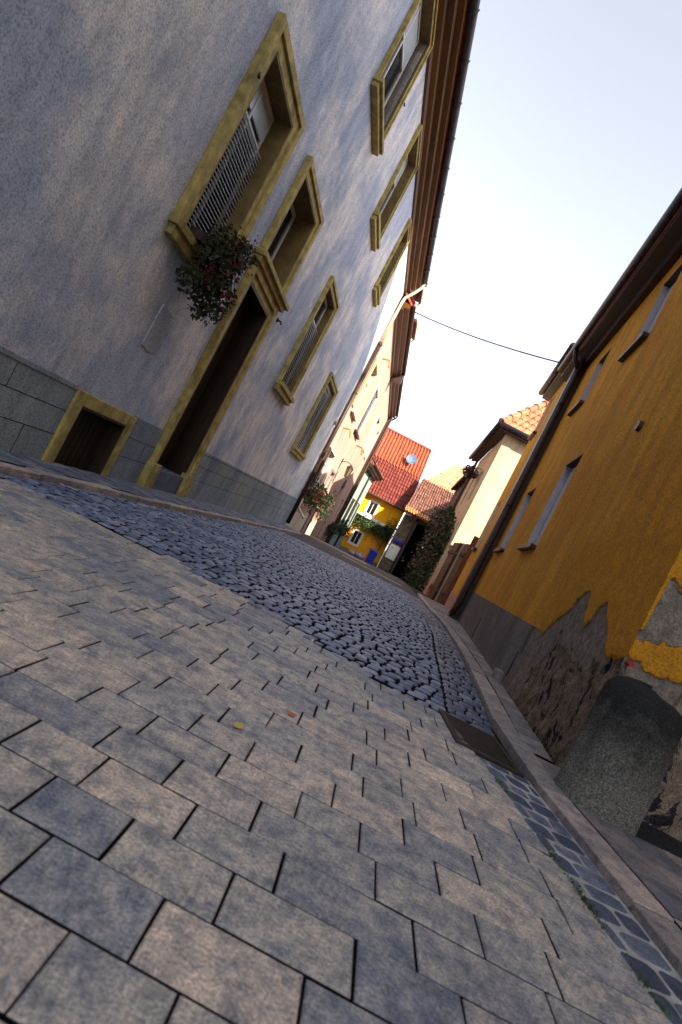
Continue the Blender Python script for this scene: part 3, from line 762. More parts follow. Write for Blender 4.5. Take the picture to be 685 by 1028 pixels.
opsQ=[(28.0,29.5,4.5,6.2),(27.6,28.4,-.8,2.2),(30.8,32.0,.2,1.8),(30.8,32.0,4.5,6.1)]
H3 = row_house(FL,24.95,33.3,-1.3,7.45,opsQ,M['pink'],'pale rose house with an arched dark doorway beyond the pink house','rose_house',.38)
for i,(a,b,c,d) in enumerate(opsQ):
    if i==1:
        mb=MB(); mb.fbox(FL,a,b,-.18,-.12,c,d); mb.build('door', M['darktimber'], H3)
        arc=[(a+(b-a)/2+ (b-a)*.62*math.cos(t_),d+ .45*math.sin(t_)) for t_ in [math.pi*k/10 for k in range(11)]]
        mb=MB(); mb.poly([FL.P(s,.03,z) for s,z in arc]); 
        for u,v in zip(arc,arc[1:]+arc[:1]): mb.poly([FL.P(u[0],0,u[1]),FL.P(v[0],0,v[1]),FL.P(v[0],.03,v[1]),FL.P(u[0],.03,u[1])])
        mb.build('door_arch', M['darktimber'], H3); continue
    fr_=MB(); frame_ring(fr_,FL,a-.09,b+.09,c-.09,d+.09,.09,0,.04); fr_.build('window_frame', M['rose'], H3)
    window(H3,FL,a,b,c,d,rec=.1,panes=2)
mb=MB(); mb.fbox(FL,33.15,33.3,.0,.12,-1.3,7.5); mb.tube([FL.P(33.2,.2,7.5),FL.P(33.2,.2,-1.2)],.07,8); mb.tube([FL.P(33.2,.45,7.75),FL.P(33.2,.42,7.6),FL.P(33.2,.2,7.3)],.05,8); mb.build('downpipe', M['brownmetal'], H3)
mb=MB(); mb.tube([FL.P(25.0,.02,4.0),FL.P(25.0,.3,4.0),FL.P(25.0,.4,3.7)],.04,8); mb.build('wall_bracket', M['orange_trim'], H3)
# lantern on the pink house
t = thing('wall_lantern', FL.P(22.95,0,2.45), 'black iron wall lantern on a bracket beside the pink house door', 'lamp')
mb=MB(); mb.tube([FL.P(22.95,0,2.85),FL.P(22.95,.25,2.95),FL.P(22.95,.45,2.9)],.02,6); mb.tube([FL.P(22.95,0,2.5),FL.P(22.95,.03,3.0)],.03,6); mb.build('bracket', M['darkmetal'], t)
mb=MB(); mb.tube([FL.P(22.95,.45,2.9),FL.P(22.95,.45,2.78),FL.P(22.95,.45,2.76)],[.03,.16,.17],6); mb.tube([FL.P(22.95,.45,2.38),FL.P(22.95,.45,2.34)],[.09,.07],6)
for k in range(6):
    a=math.pi/3*k; mb.tube([FL.P(22.95+.15*math.cos(a),.45+.15*math.sin(a),2.76),FL.P(22.95+.09*math.cos(a),.45+.09*math.sin(a),2.38)],.01,4)
mb.build('lantern_cage', M['darkmetal'], t)
mb=MB(); mb.tube([FL.P(22.95,.45,2.39),FL.P(22.95,.45,2.75)],[.08,.14],6); mb.build('lantern_glass', M['lit'], t)

def flowerbox(fr, s0,s1,z, label, col, leafm, n=260, drop=.5, group=None, cat='flowers'):
    p=fr.P((s0+s1)/2,.1,z); t=thing('window_flowers',p,label,cat,group)
    mb=MB(); mb.fbox(fr,s0,s1,.03,.22,z-.15,z+.03); mb.build('flower_box', M['terracotta'], t)
    mb=MB(); pts=[]
    for _ in range(n):
        u=random.random(); s=s0-.1+(s1-s0+.2)*u; pts.append(fr.P(s,.1+abs(random.gauss(0,.16)), z+random.gauss(.05,.16)-drop*random.random()**2))
    leaves(mb,pts,.13); mb.build('foliage', leafm, t, fix=False)
    mb=MB(); pts=[fr.P(random.uniform(s0,s1),random.uniform(.25,.42),z+random.uniform(-drop*.6,.2)) for _ in range(n//5)]
    leaves(mb,pts,.10); mb.build('blossoms', col, t, fix=False)
    return t
flowerbox(FL,18.3,20.6,1.1,'light green leaves and pink flowers under the ground floor window of the pink house',M['petalp'],M['leafl'],700,.45)
flowerbox(FL,23.2,24.4,1.25,'dark hanging plant between the lantern and the arched doorway',M['leafr'],M['leaf'],420,.9)
flowerbox(FL,30.4,32.4,.2,'dark green window plants on the rose house by the green house',M['leafr'],M['leaf'],420,.6)

# ------------------------------------------------------------------ GREEN HOUSE
FGn=Frame(FL.P(33.4,0,0)[0]-.18*33.4,FL.P(33.4,0,0)[1]-33.4,.18,1,1)
FGn.o=Vector(FL.P(33.4,0,0)[:2])-FGn.t*33.4
opsG=[(34.4,35.2,.6,2.3),(36.0,36.8,.6,2.3),(37.6,38.4,.6,2.3)]
H4 = row_house(FGn,33.4,39.4,-1.6,4.3,opsG,M['green'],'low pale green house with dark grey shutters and a heavy dark eave','green_house',.55,3.0,M['brownmetal'],M['oldtile'])
for (a,b,c,d) in opsG:
    window(H4,FGn,a,b,c,d,rec=.08,panes=2)
    sh=MB(); sh.fbox(FGn,a-.42,a-.02,.01,.06,c,d); sh.build('window_shutter', M['brownmetal'], H4)
    sh=MB(); sh.fbox(FGn,b+.02,b+.30,.01,.06,c,d); sh.build('window_shutter', M['brownmetal'], H4)
mb=MB(); mb.fbox(FGn,33.4,39.4,0,.03,-1.6,-.6); mb.build('plinth', M['plinth'], H4)
mb=MB(); mb.tube([FGn.P(36.8,.08,4.3),FGn.P(36.8,.08,-1.3)],.06,8); mb.build('downpipe', M['darkmetal'], H4)
flowerbox(FGn,34.2,38.6,.35,'dark ivy hanging along the foot of the green house windows',M['leafr'],M['leaf'],500,.5)

# ------------------------------------------------------------------ YELLOW HOUSE across the end
FY = Frame(0,40,1,0,1)     # s = x, outwards = -y
FY.n = Vector((0,-1))
opsY=[(1.55,2.15,2.02,2.95),(1.50,2.10,-.36,.58)]
H5 = thing('yellow_house',(2,40,zg(2,40)),'small bright yellow house with a steep red tiled roof closing the end of the street','house')
mb=MB(); facade(mb,FY,-1.5,4.05,-1.9,3.45,opsY,.25)
mb.fbox(FY,-1.5,-1.25,-8,-.25,-1.9,3.45); mb.fbox(FY,3.8,4.05,-8,-.25,-1.9,3.45); mb.fbox(FY,-1.5,4.05,-8.25,-8,-1.9,3.45)
for x in (-1.45,4.0): mb.poly([(x,40.1,3.4),(x,47.9,3.4),(x,44.0,8.7)])
mb.build('wall', M['yellow'], H5)
mb=MB(); mb.fbox(FY,-1.2,3.7,-.5,-.48,-1.8,3.4); mb.build('interior', M['darkroom'], H5)
for (a,b,c,d) in opsY:
    fr_=MB(); frame_ring(fr_,FY,a-.12,b+.12,c-.12,d+.12,.12,0,.05); fr_.build('window_frame', M['white'], H5)
    window(H5,FY,a,b,c,d,rec=.08,panes=2,fw=.045, blind=None)
mb=MB(); mb.fbox(FY,-1.5,4.05,0,.04,-1.9,-.85); mb.build('plinth', M['greyplinth'], H5)
mb=MB(); mb.fbox(FY,-1.5,4.1,0,.28,3.32,3.5); mb.build('eave_board', simple('salmon_eave',(.80,.42,.16),.7), H5)
mb=MB(); mb.fbox(FY,.75,3.7,0,.35,1.72,1.9); mb.build('ledge', M['white'], H5)
mb=MB(); mb.fbox(FY,2.72,3.55,0,.05,-1.3,1.05); mb.build('door', simple('orange_door',(.75,.28,.01),.6), H5)
ym=(39.6+44.1)/2+.05; zm=3.40+(8.85-3.40)*(ym-39.6)/4.5
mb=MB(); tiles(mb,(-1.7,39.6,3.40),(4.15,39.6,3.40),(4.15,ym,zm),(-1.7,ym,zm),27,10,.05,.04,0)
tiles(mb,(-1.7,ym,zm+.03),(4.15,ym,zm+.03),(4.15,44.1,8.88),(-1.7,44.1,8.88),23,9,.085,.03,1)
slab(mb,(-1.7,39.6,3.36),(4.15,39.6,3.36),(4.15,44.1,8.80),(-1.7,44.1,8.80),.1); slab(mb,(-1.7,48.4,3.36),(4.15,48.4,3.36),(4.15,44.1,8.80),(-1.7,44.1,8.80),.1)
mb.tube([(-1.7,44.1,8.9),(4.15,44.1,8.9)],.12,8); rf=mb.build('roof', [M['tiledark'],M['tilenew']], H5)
mb=MB(); slab(mb,(4.15,39.55,3.46),(4.32,39.55,3.46),(4.32,44.1,8.97),(4.15,44.1,8.97),.16); mb.build('verge_board', M['signw'], rf)
mb=MB(); mb.tube([(-1.6,39.5,3.38),(4.2,39.5,3.38)],.06,8); mb.build('gutter', M['brownmetal'], H5)
# dish on the roof
t=thing('satellite_dish',(2.95,42.6,7.15),'small pale blue satellite dish on the red tiled roof of the yellow house','satellite dish')
mb=MB(); c=Vector((2.95,42.15,7.25)); nrm=Vector((-.25,-1,.35)).normalized(); u=nrm.cross(Vector((0,0,1))).normalized(); w=u.cross(nrm)
rings=[[mb.vert(c+ (u*math.cos(k*math.pi/8)+w*math.sin(k*math.pi/8))*r_ + nrm*(r_*r_*.6)) for k in range(16)] for r_ in (.02,.18,.34,.42)]
for a,b in zip(rings,rings[1:]):
    for k in range(16): mb.face((a[k],a[(k+1)%16],b[(k+1)%16],b[k]))
mb.build('reflector', M['glassblue'], t, smooth=True, fix=False)
mb=MB(); mb.tube([c,c-nrm*.2,(2.95,42.5,6.85)],.035,6); mb.tube([c-w*.4,c+nrm*.4],.015,6); mb.build('mount', M['zinc'], t)
t=thing('roof_aerial',(1.15,44.1,8.9),'thin hooped grey aerial on the ridge of the red roof','aerial')
mb=MB(); mb.tube([(1.1,44.1,8.9),(1.1,44.1,9.35)],.02,6); mb.tube([(1.1+.38*math.cos(a),44.1,9.25+.35*math.sin(a)) for a in [math.pi*k/8 for k in range(9)]],.035,6); mb.build('hoop', M['zinc'], t)
# ivy band on the ledge
t=thing('ledge_ivy',(2.1,39.7,1.2),'band of dark green climbing plant across the middle of the yellow house','climbing plant')
mb=MB(); pts=[(random.uniform(.5,3.75),39.62+random.gauss(0,.12),1.35+random.gauss(0,.2)+.1*math.sin(random.random()*6)) for _ in range(2600)]
pts+=[(random.uniform(3.2,4.1),39.5+random.gauss(0,.12),1.5+random.gauss(0,.45)) for _ in range(900)]
leaves(mb,pts,.12); mb.build('foliage', M['leaf'], t, fix=False)
mb=MB(); leaves(mb,[(random.uniform(.9,3.6),39.4,1.2+random.gauss(0,.16)) for _ in range(260)],.11); mb.build('young_leaves', M['leafl'], t, fix=False)
mb=MB(); mb.tube([(3.5,39.6,-1.2),(3.6,39.6,.3),(3.8,39.6,1.6)],.04,6); mb.tube([(3.6,39.6,.3),(2.5,39.65,1.2),(.8,39.65,1.3)],.03,6); mb.build('stem', M['stem'], t)

# bin, bags
zb=zg(3.3,38.8)
t=thing('wheelie_bin',(3.3,38.8,zb),'blue plastic wheelie bin standing in front of the yellow house','bin')
mb=MB(); mb.hexa([(3.08,38.55,zb+.08),(3.52,38.55,zb+.08),(3.52,39.0,zb+.08),(3.08,39.0,zb+.08),(3.0,38.45,zb+1.0),(3.6,38.45,zb+1.0),(3.6,39.1,zb+1.0),(3.0,39.1,zb+1.0)]); bd=mb.build('body', M['blue'], t, bevel=.02)
mb=MB(); mb.hexa([(2.97,38.40,zb+1.0),(3.63,38.40,zb+1.0),(3.63,39.15,zb+1.0),(2.97,39.15,zb+1.0),(3.02,38.46,zb+1.09),(3.58,38.46,zb+1.09),(3.58,39.12,zb+1.12),(3.02,39.12,zb+1.12)]); mb.build('lid', M['blue'], t, bevel=.01)
for x in (3.06,3.54):
    mb=MB(); mb.tube([(x-.03,39.05,zb+.1),(x+.03,39.05,zb+.1)],.1,12); mb.build('wheel', M['darkmetal'], t)
for k,(x,y,rr) in enumerate(((2.55,38.7,.36),(2.0,38.9,.30))):
    z0=zg(x,y); mb=MB(); ring=[]
    for j in range(9):
        a=math.pi*j/8; rad=rr*math.sin(a)*(1 if j<6 else .75); zz=z0+rr*.75*(1-math.cos(a))
        ring.append([mb.vert((x+rad*math.cos(b)*(1+.18*noise.noise(Vector((b*2,j,k*5)))),y+rad*math.sin(b),zz+.05*noise.noise(Vector((b*3,j,9))))) for b in [2*math.pi*i/16 for i in range(16)]])
    for a_,b_ in zip(ring,ring[1:]):
        for i in range(16): mb.face((a_[i],a_[(i+1)%16],b_[(i+1)%16],b_[i]))
    o=mb.build('refuse_sack', M['bag'], None, smooth=True); reorigin(o,(x,y,z0))
    tag(o, ('bulging lilac-grey refuse sack next to the blue bin','smaller lilac-grey refuse sack farther from the blue bin')[k],'refuse sack','refuse sacks by the yellow house')

# stone pillar with notice board
t=thing('stone_pillar',(4.5,39,zg(4.5,39)),'rough rubble stone pillar between the yellow house and the dark barn passage','pillar')
mb=MB()
for i in range(13):
    z0=-1.7+i*.375
    cuts=[4.06,4.06+random.uniform(.2,.5),4.84]
    for a,b in zip(cuts,cuts[1:]): mb.box(a+.006,b-.006,38.6+random.uniform(-.02,.02),39.4,z0,z0+.365)
mb.build('masonry', M['rubble'], t, bevel=.02)
t=thing('notice_board',(4.45,38.5,.0),'white notice board with a blue top strip fixed to the stone pillar','sign')
mb=MB(); mb.box(4.08,4.80,38.50,38.55,-.12,.92); mb.build('board', M['signw'], t, bevel=.01)
mb=MB(); mb.box(4.0,4.95,38.45,38.56,1.15,1.30); mb.build('blue_strip', M['blue'], t)
mb=MB()
mb.box(4.2,4.35,38.492,38.5,.66,.72)
mb.build('print', M['plinth'], t)

# ------------------------------------------------------------------ BARN with open dark passage
t=thing('barn',(5.6,38,zg(5.6,38)),'old barn with a black open passage under mossy clay tiles','barn')
mb=MB(); mb.box(4.85,5.0,38.1,46,-1.7,3.3); mb.box(8.4,8.6,38.1,46,-1.7,3.3); mb.box(4.85,8.6,45.8,46,-1.7,3.3); mb.box(4.85,8.6,38.1,38.3,3.0,3.35); mb.box(6.9,8.4,38.1,38.3,-1.7,3.0)
mb.build('wall', M['darktimber'], t)
mb=MB(); mb.box(5.01,8.39,44,44.1,-1.7,3.2); mb.box(5.01,8.39,38.4,44,2.9,3.0); mb.build('interior', M['darkroom'], t)
mb=MB(); tiles(mb,(3.75,37.7,3.35),(6.9,37.7,3.35),(6.9,41.2,6.3),(4.25,41.2,6.3),16,14,.045,.05)
slab(mb,(3.75,37.7,3.30),(6.9,37.7,3.30),(6.9,41.2,6.24),(4.25,41.2,6.24),.1); r1=mb.build('roof', M['oldtile'], t)
mb=MB(); tiles(mb,(3.75,37.62,3.33),(6.0,37.62,3.33),(6.0,38.05,3.68),(3.75,38.05,3.68),11,2,.05,.05); mb.build('eave_tiles', simple('sunlit_orange_tiles',(.62,.26,.08),.7,var=.35), r1)  # orange eave rows, sunlight on them put into the tile colour
t2=thing('barn_wing',(8,43,zg(8,43)),'long pale clay tile roof of the taller wing rising behind the barn','barn')
mb=MB(); mb.box(5.2,13.8,44.2,50,-2,6.6); mb.build('wall', M['darktimber'], t2)
mb=MB(); tiles(mb,(4.6,43.6,6.35),(14.2,43.6,6.35),(14.2,49.0,10.2),(7.2,49.0,9.9),36,18,.05,.05)
slab(mb,(4.6,43.6,6.3),(14.2,43.6,6.3),(14.2,49.0,10.1),(7.2,49.0,9.8),.1)
tiles(mb,(5.9,38.6,3.75),(8.4,38.6,3.75),(9.2,43.5,6.9),(6.1,43.5,6.9),11,16,.05,.05); slab(mb,(5.9,38.6,3.7),(8.4,38.6,3.7),(9.2,43.5,6.85),(6.1,43.5,6.85),.1)
mb.build('roof', M['tile2'], t2)

# ------------------------------------------------------------------ RIGHT: ORANGE HOUSE (near)
H6 = house_base(FR,6,'ochre roughcast house with peeling plaster at its corner along the right of the street','house','ochre_house')
H6.location.z = 0.0
opsR=[(6.72,7.52,1.47,2.70),(6.42,7.10,4.18,5.19),(9.45,10.25,1.50,2.66),(8.98,9.62,4.14,5.11)]
C0=2.78                         # street corner of the house
mb=MB(); 
facade(mb,FR,4.75,12.2,-.3,5.75,opsR,.35,0,1)
facade(mb,FR,C0,4.75,1.42,5.75,[],.35)
# gable wall to the alley, facing the camera
FG = Frame(FR.P(C0-.004,0,0)[0],FR.P(C0-.004,0,0)[1],-FR.n.x,-FR.n.y,1)
facade(mb,FG,.006,7,1.42,5.75,[],.33); mb.poly([FG.P(0,0,5.75),FG.P(7,0,5.75),FG.P(3.8,0,7.1)])
facade(mb,FG,1.6,7,-.3,1.42,[],.35)
mb.fbox(FR,12.0,12.2,-7,-.36,-.3,5.75); mb.fbox(FR,C0,12.2,-7.3,-7,-.3,5.75)
mb.build('wall', [M['ochre'],M['blind']], H6)
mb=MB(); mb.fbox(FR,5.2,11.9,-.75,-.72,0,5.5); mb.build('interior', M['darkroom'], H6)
# peeling zone as a fine relief with three coats
def layers_side(s,z):
    n=noise.noise(Vector((s*2.6,z*2.6,1.7)))*.22+noise.noise(Vector((s*8,z*5,4.0)))*.09
    q=noise.noise(Vector((s*14,z*9,8.0)))*.035+noise.noise(Vector((s*34,z*24,3.0)))*.018
    s0_=s; s=s+noise.noise(Vector((s*6,z*4,6.0)))*.09+noise.noise(Vector((s*19,z*12,2.0)))*.03
    # ragged lower limit of the ochre coat
    lim=lerp_pts([(.70,2.78),(.66,2.95),(.72,3.1),(.98,3.45),(.80,3.62),(.86,3.72),(1.03,3.84),(1.0,3.95),(.82,4.15),(.70,4.4),(.64,4.5),(.62,4.8)])(s)
    och=z-lim + n*.16 + q
    # grey render survives in a band below the ochre, stone shows lower down
    lim2=lerp_pts([(.70,2.78),(.66,3.0),(.66,3.2),(.70,3.5),(.66,3.8),(.52,4.1),(.22,4.35),(-.2,4.6)])(s)
    ren=z-lim2+ n*1.3 + q*2; s=s0_
    if s>4.5: ren=max(ren,(s-4.5)*2)
    return och,ren
def layers_gable(s,z):
    n=noise.noise(Vector((s*3+9,z*3,2.2)))*.12
    och=max(min(z-.70,.84-z), z-(1.13+.25*max(0,.12-s)))+n*.7+noise.noise(Vector((s*22,z*22,1)))*.025
    if s<.015: och=max(och, z-.86)
    ren=z-.62+n*2.2
    return och,ren
def relief(fr,s0,s1,z0,z1,step,fn,name):
    mb=MB(); ns=int((s1-s0)/step); nzv=int((z1-z0)/step); A=[];B=[];ids=[]
    for j in range(nzv+1):
        row=[]
        for i in range(ns+1):
            s=s0+(s1-s0)*i/ns; z=z0+(z1-z0)*j/nzv
            o,r=fn(s,z)
            d=-.022+ .010*max(0,min(1,(r+.008)/.016)) + .012*max(0,min(1,(o+.008)/.016)) 
            if name=='peeling_plaster' and s>4.5: d=min(0 if o<.02 else d, d+.022*(s-4.5)/.25) if o<0 else d
            if r<0: d+= .018*noise.noise(Vector((s*9,z*9,3)))+.008*noise.noise(Vector((s*30,z*30,3)))
            row.append(mb.vert(fr.P(s,d,z))); A.append(o); B.append(r)
        ids.append(row)
    for j in range(nzv):
        for i in range(ns): mb.face((ids[j][i],ids[j][i+1],ids[j+1][i+1],ids[j+1][i]))
    o=mb.build(name, M['peel'], H6, smooth=True, fix=False)
    for nm,arr in (('ochre',A),('render',B)):
        a=o.data.attributes.new(nm,'FLOAT','POINT'); a.data.foreach_set('value',arr)
    return o
relief(FR,C0,4.75,-.1,1.42,.0125,layers_side,'peeling_plaster')
relief(FG,0.0,1.6,-.1,1.42,.0125,layers_gable,'gable_plaster')
mb=MB(); mb.fbox(FR,C0+.05,4.74,-.3,-.06,-.2,1.42); mb.fbox(FG,.06,1.6,-.3,-.06,-.2,1.42); mb.build('masonry', M['rubble'], H6)
# grey base render
mb=MB(); mb.fbox(FR,4.752,4.9,.0,.012,-.2,.62)
for a,b,c,d in ((4.76,12.2,.36,.62),(4.98,8.0,-.2,.36),(8.12,12.2,-.2,.36)): mb.fbox(FR,a,b,.0,.012,c,d)
mb.build('plinth', M['greyplinth'], H6)
mb=MB(); mb.fbox(FR,4.76,4.98,.001,.006,.12,.36); mb.fbox(FR,8.0,8.12,.001,.006,.05,.36); mb.build('vent_opening', M['darkroom'], H6)
mb=MB(); mb.fbox(FR,4.98,5.12,.012,.09,.0,.13); mb.build('stone_block', M['kerb'], H6, bevel=.012)
mb=MB(); mb.tube([FR.P(4.70,-.0,2.51),FR.P(4.70,.035,2.51)],[.05,.045],14); mb.build('vent_pipe', M['brownmetal'], H6)
mb=MB(); mb.tube([FG.P(.02,.0,.69),FG.P(.02,.05,.69)],.013,10); mb.build('survey_bolt', simple('red_painted_bolt',(.4,.02,.02),.5), H6)
lint=simple('dark_lintel',(.07,.06,.055),.85)
for (a,b,c,d) in opsR:
    mb=MB(); mb.fbox(FR,a-.02,b+.13,-.1,.07,c-.055,c); mb.build('sill', M['brownmetal'], H6, bevel=.006)
    mb=MB(); mb.fbox(FR,a,b,-.12,.002,d-.008,d+.01); mb.build('lintel', lint, H6)
    window(H6,FR,a,b,c,d,rec=.11,fw=.05,panes=1, blind=(c+.01,d-.02))
# eave with gutter
mb=MB()
mb.extrude_profile(FR,C0-.35,12.15,[(0,5.50),(.10,5.50),(.12,5.58),(.30,5.62),(.31,5.74),(0,5.78)])
mb.build('eave', M['brownmetal'], H6)
mb=MB(); mb.fbox(FR,C0-.35,12.15,.115,.122,5.53,5.56); mb.build('eave_strip', simple('lilac_strip',(.10,.09,.12),.5), H6)
mb=MB(); prof=[(.37+.065*math.cos(a),5.78+.065*math.sin(a)) for a in [math.pi+math.pi*i/8 for i in range(9)]]+[(.37+.058*math.cos(a),5.78+.058*math.sin(a)) for a in [2*math.pi-math.pi*i/8 for i in range(9)]]
mb.extrude_profile(FR,C0-.35,12.2,prof); mb.build('gutter', M['darkmetal'], H6)
mb=MB(); tiles(mb,FR.P(C0-.3,.36,5.80),FR.P(12.1,.36,5.80),FR.P(12.1,-3.6,7.3),FR.P(C0-.3,-3.6,7.3),40,14,seg=4)
slab(mb,FR.P(C0-.3,.34,5.76),FR.P(12.1,.34,5.76),FR.P(12.1,-3.6,7.26),FR.P(C0-.3,-3.6,7.26),.07); slab(mb,FR.P(C0-.3,-7.5,5.7),FR.P(12.1,-7.5,5.7),FR.P(12.1,-3.6,7.26),FR.P(C0-.3,-3.6,7.26),.07)
mb.build('roof', M['tile'], H6)
# boxed dark pilaster and downpipe where the two ochre houses meet
mb=MB(); mb.fbox(FR,10.95,11.35,0,.20,-.2,5.75); dpl=mb.build('party_wall_cladding', M['brownmetal'], H6, bevel=.01)
mb=MB(); mb.tube([FR.P(10.85,.14,5.7),FR.P(10.85,.14,.25),FR.P(10.85,.2,.05)],.05,12); mb.tube([FR.P(10.85,.36,5.72),FR.P(10.85,.3,5.55),FR.P(10.85,.14,5.35)],.045,10)
for z in (.4,2.4,4.6): mb.tube([FR.P(10.85,.14,z),FR.P(10.85,.14,z+.04)],.064,12)
mb.build('downpipe', M['brownmetal'], H6, smooth=True)

# second ochre house, bright
FR2=Frame(1.01,0,.175,1,-1)
ops2=[(14.15,14.75,1.62,3.0),(14.15,14.75,4.9,6.0)]
H7=house_base(FR2,13.5,'narrow bright ochre house between the dark downpipe and the brown gate','house','narrow_house')
mb=MB(); facade(mb,FR2,12.25,15.35,-.5,6.35,ops2,.3,0,1); mb.fbox(FR2,15.1,15.35,-1.7,-.3,-.5,6.35); mb.fbox(FR2,12.25,12.45,-1.7,-.3,-.5,6.35); mb.fbox(FR2,12.25,15.35,-2,-1.7,-.5,6.35)
mb.build('wall', [M['ochre2'],M['blind']], H7)
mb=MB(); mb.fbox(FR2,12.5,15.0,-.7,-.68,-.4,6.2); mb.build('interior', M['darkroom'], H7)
mb=MB(); mb.fbox(FR2,12.25,15.36,0,.012,-.5,.35); mb.build('plinth', simple('salmon_plinth',(.42,.22,.16),.9,var=.3), H7)
for (a,b,c,d) in ops2:
    mb=MB(); mb.fbox(FR2,a-.05,b+.15,-.05,.09,c-.07,c); mb.build('sill', M['brownmetal'], H7)
    window(H7,FR2,a,b,c,d,rec=.08,fw=.05,panes=1,blind=(c+.01,d-.02))
mb=MB(); mb.extrude_profile(FR2,12.3,15.5,[(0,6.2),(.2,6.22),(.22,6.32),(0,6.45)]); mb.build('eave', M['brownmetal'], H7)
mb=MB(); mb.tube([FR2.P(12.2,.28,6.38),FR2.P(15.6,.28,6.38)],.075,10); mb.tube([FR2.P(12.6,.28,6.3),FR2.P(12.5,.1,5.95),FR2.P(12.4,.06,5.7)],.045,8); mb.build('gutter', M['brownmetal'], H7, smooth=True)
mb=MB(); slab(mb,FR2.P(12.3,.25,6.42),FR2.P(15.5,.25,6.42),FR2.P(15.5,-2.1,6.75),FR2.P(12.3,-2.1,6.75),.08); mb.build('roof', M['tile'], H7)

# guard stone at the corner
mb=MB(); cx,cy=1.61,2.51; z0=zg(cx,cy)-.02; rings=[]
prof=[(.0,.184),(.02,.182),(.05,.183),(.1,.181),(.15,.18),(.2,.179),(.25,.178),(.3,.177),(.35,.176),(.42,.175),(.46,.174),(.50,.172),(.53,.168),(.55,.163),(.583,.144),(.602,.105),(.612,.05),(.614,.0)]
for h,r_ in prof:
    row=[]
    for k in range(40):
        a=2*math.pi*k/40; ca,sa=math.cos(a),math.sin(a)
        q=(abs(ca)**3.2+abs(sa)**3.2)**(-1/3.2)          # rounded-square section
        rr=r_*(.55+.45*q)*(1+.05*noise.noise(Vector((ca*2.2,sa*2.2,h*5)))+.025*noise.noise(Vector((ca*7,sa*7,h*18))))
        row.append(mb.vert((cx+rr*ca+.01*h,cy+rr*sa*.92+.02*h, z0+h*(1+.03*noise.noise(Vector((ca,sa,7))))-.012*ca*(h/.6)**3)))
    rings.append(row)
for a,b in zip(rings,rings[1:]):
    for k in range(40): mb.face((a[k],a[(k+1)%40],b[(k+1)%40],b[k]))
o=mb.build('guard_stone', M['granite'], None, smooth=True); reorigin(o,(cx,cy,z0))
tag(o,'squat rough granite guard stone with blackened top at the corner of the ochre house','guard stone')

# ------------------------------------------------------------------ GATE, CREAM HOUSE, TIMBER HOUSE
t=thing('yard_gate',(3.65,16.6,zg(3.6,16.6)),'brown boarded yard gate between the narrow ochre house and the cream house','gate')
FGt=Frame(3.60,15.4,.05,1,-1)
mb=MB(); s=0.0
while s<2.75:
    mb.fbox(FGt,s+.006,s+.134,-.03,.0,-.3,1.74+random.uniform(-.01,.01)); s+=.14
bp=mb.build('board_panel', M['gatewood'], t, bevel=.004)
mb=MB(); mb.fbox(FGt,0,2.8,.0,.04,.1,.2); mb.fbox(FGt,0,2.8,.0,.04,1.35,1.45); mb.fbox(FGt,1.36,1.44,.0,.05,-.2,1.74); mb.build('gate_rail', M['darktimber'], t)
mb=MB(); mb.fbox(FGt,-.045,.0,-.18,.02,-.3,2.0); mb.build('gate_post', M['gatewood'], t)
mb=MB(); mb.tube([FGt.P(.5,.08,-.15),FGt.P(.5,.08,1.7)],.022,8); mb.build('bolt_rod', M['zinc'], t)
mb=MB(); mb.tube([FGt.P(1.3,.06,1.0),FGt.P(1.3,.12,1.0),FGt.P(1.2,.12,1.0)],.012,6); mb.build('handle', M['darkmetal'], t)
t=thing('gate_pillar',(3.7,18.4,zg(3.7,18.4)),'short cream rendered pillar with salmon foot at the far side of the brown gate','pillar')
mb=MB(); mb.fbox(FGt,2.82,3.15,-.3,.05,-.4,1.56); mb.build('shaft', M['cream'], t, bevel=.01)
mb=MB(); mb.fbox(FGt,2.80,3.17,-.32,.07,-.4,.25); mb.build('foot', simple('salmon_foot',(.55,.24,.13),.85,var=.3), t, bevel=.01)
mb=MB(); mb.fbox(FGt,2.78,3.19,-.34,.09,1.56,1.63); mb.build('cap', M['tile2'], t, bevel=.01)

FC=Frame(3.83,19.0,1,0,1); FC.n=Vector((0,-1)); FCs=Frame(3.83,19.0,.112,1,-1)
H8=thing('cream_house',(3.9,19.2,zg(3.9,19.2)),'sunlit cream house with a hipped clay tile roof and dark gutter behind the brown gate','house')
mb=MB(); facade(mb,FC,0,6,-.5,5.95,[],.3); facade(mb,FCs,0,6.2,-.8,5.95,[(1.6,2.5,3.6,4.8),(4.0,4.9,3.6,4.8)],.3); mb.fbox(FCs,6.0,6.2,-6,-.3,-.8,5.95); mb.box(9.7,9.83,19.3,25,-.8,5.95)
mb.build('wall', M['cream'], H8)
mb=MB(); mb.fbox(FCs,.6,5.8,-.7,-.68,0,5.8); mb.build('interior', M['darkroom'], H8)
for a,b in ((1.6,2.5),(4.0,4.9)): window(H8,FCs,a,b,3.6,4.8,rec=.08,panes=2)
# eaves and hip roof
ex,ey=3.37,18.52; k=3.0; zt=6.02; zr=zt+k*1.3
c0=(ex,ey,zt); c1=(10.2,ey,zt); c2=(ex+.112*7.2,ey+7.2,zt); hp=(ex+k+.1,ey+k,zr); hr=(10.2-k,ey+k,zr); hb=(ex+k+.55,ey+7.2-k*.5,zr)
mb=MB()
tiles(mb,c0,c1,hr,hp,26,15,.035,.04); tiles(mb,c2,c0,hp,hb,24,15,.035,.04)
slab(mb,c0,c1,hr,hp,.08); slab(mb,c2,c0,hp,hb,.08)
mb.poly([c1,(10.2,25,zt),(10.2-k,25,zr),hr]); mb.poly([hp,hr,(10.2-k,25,zr),hb])
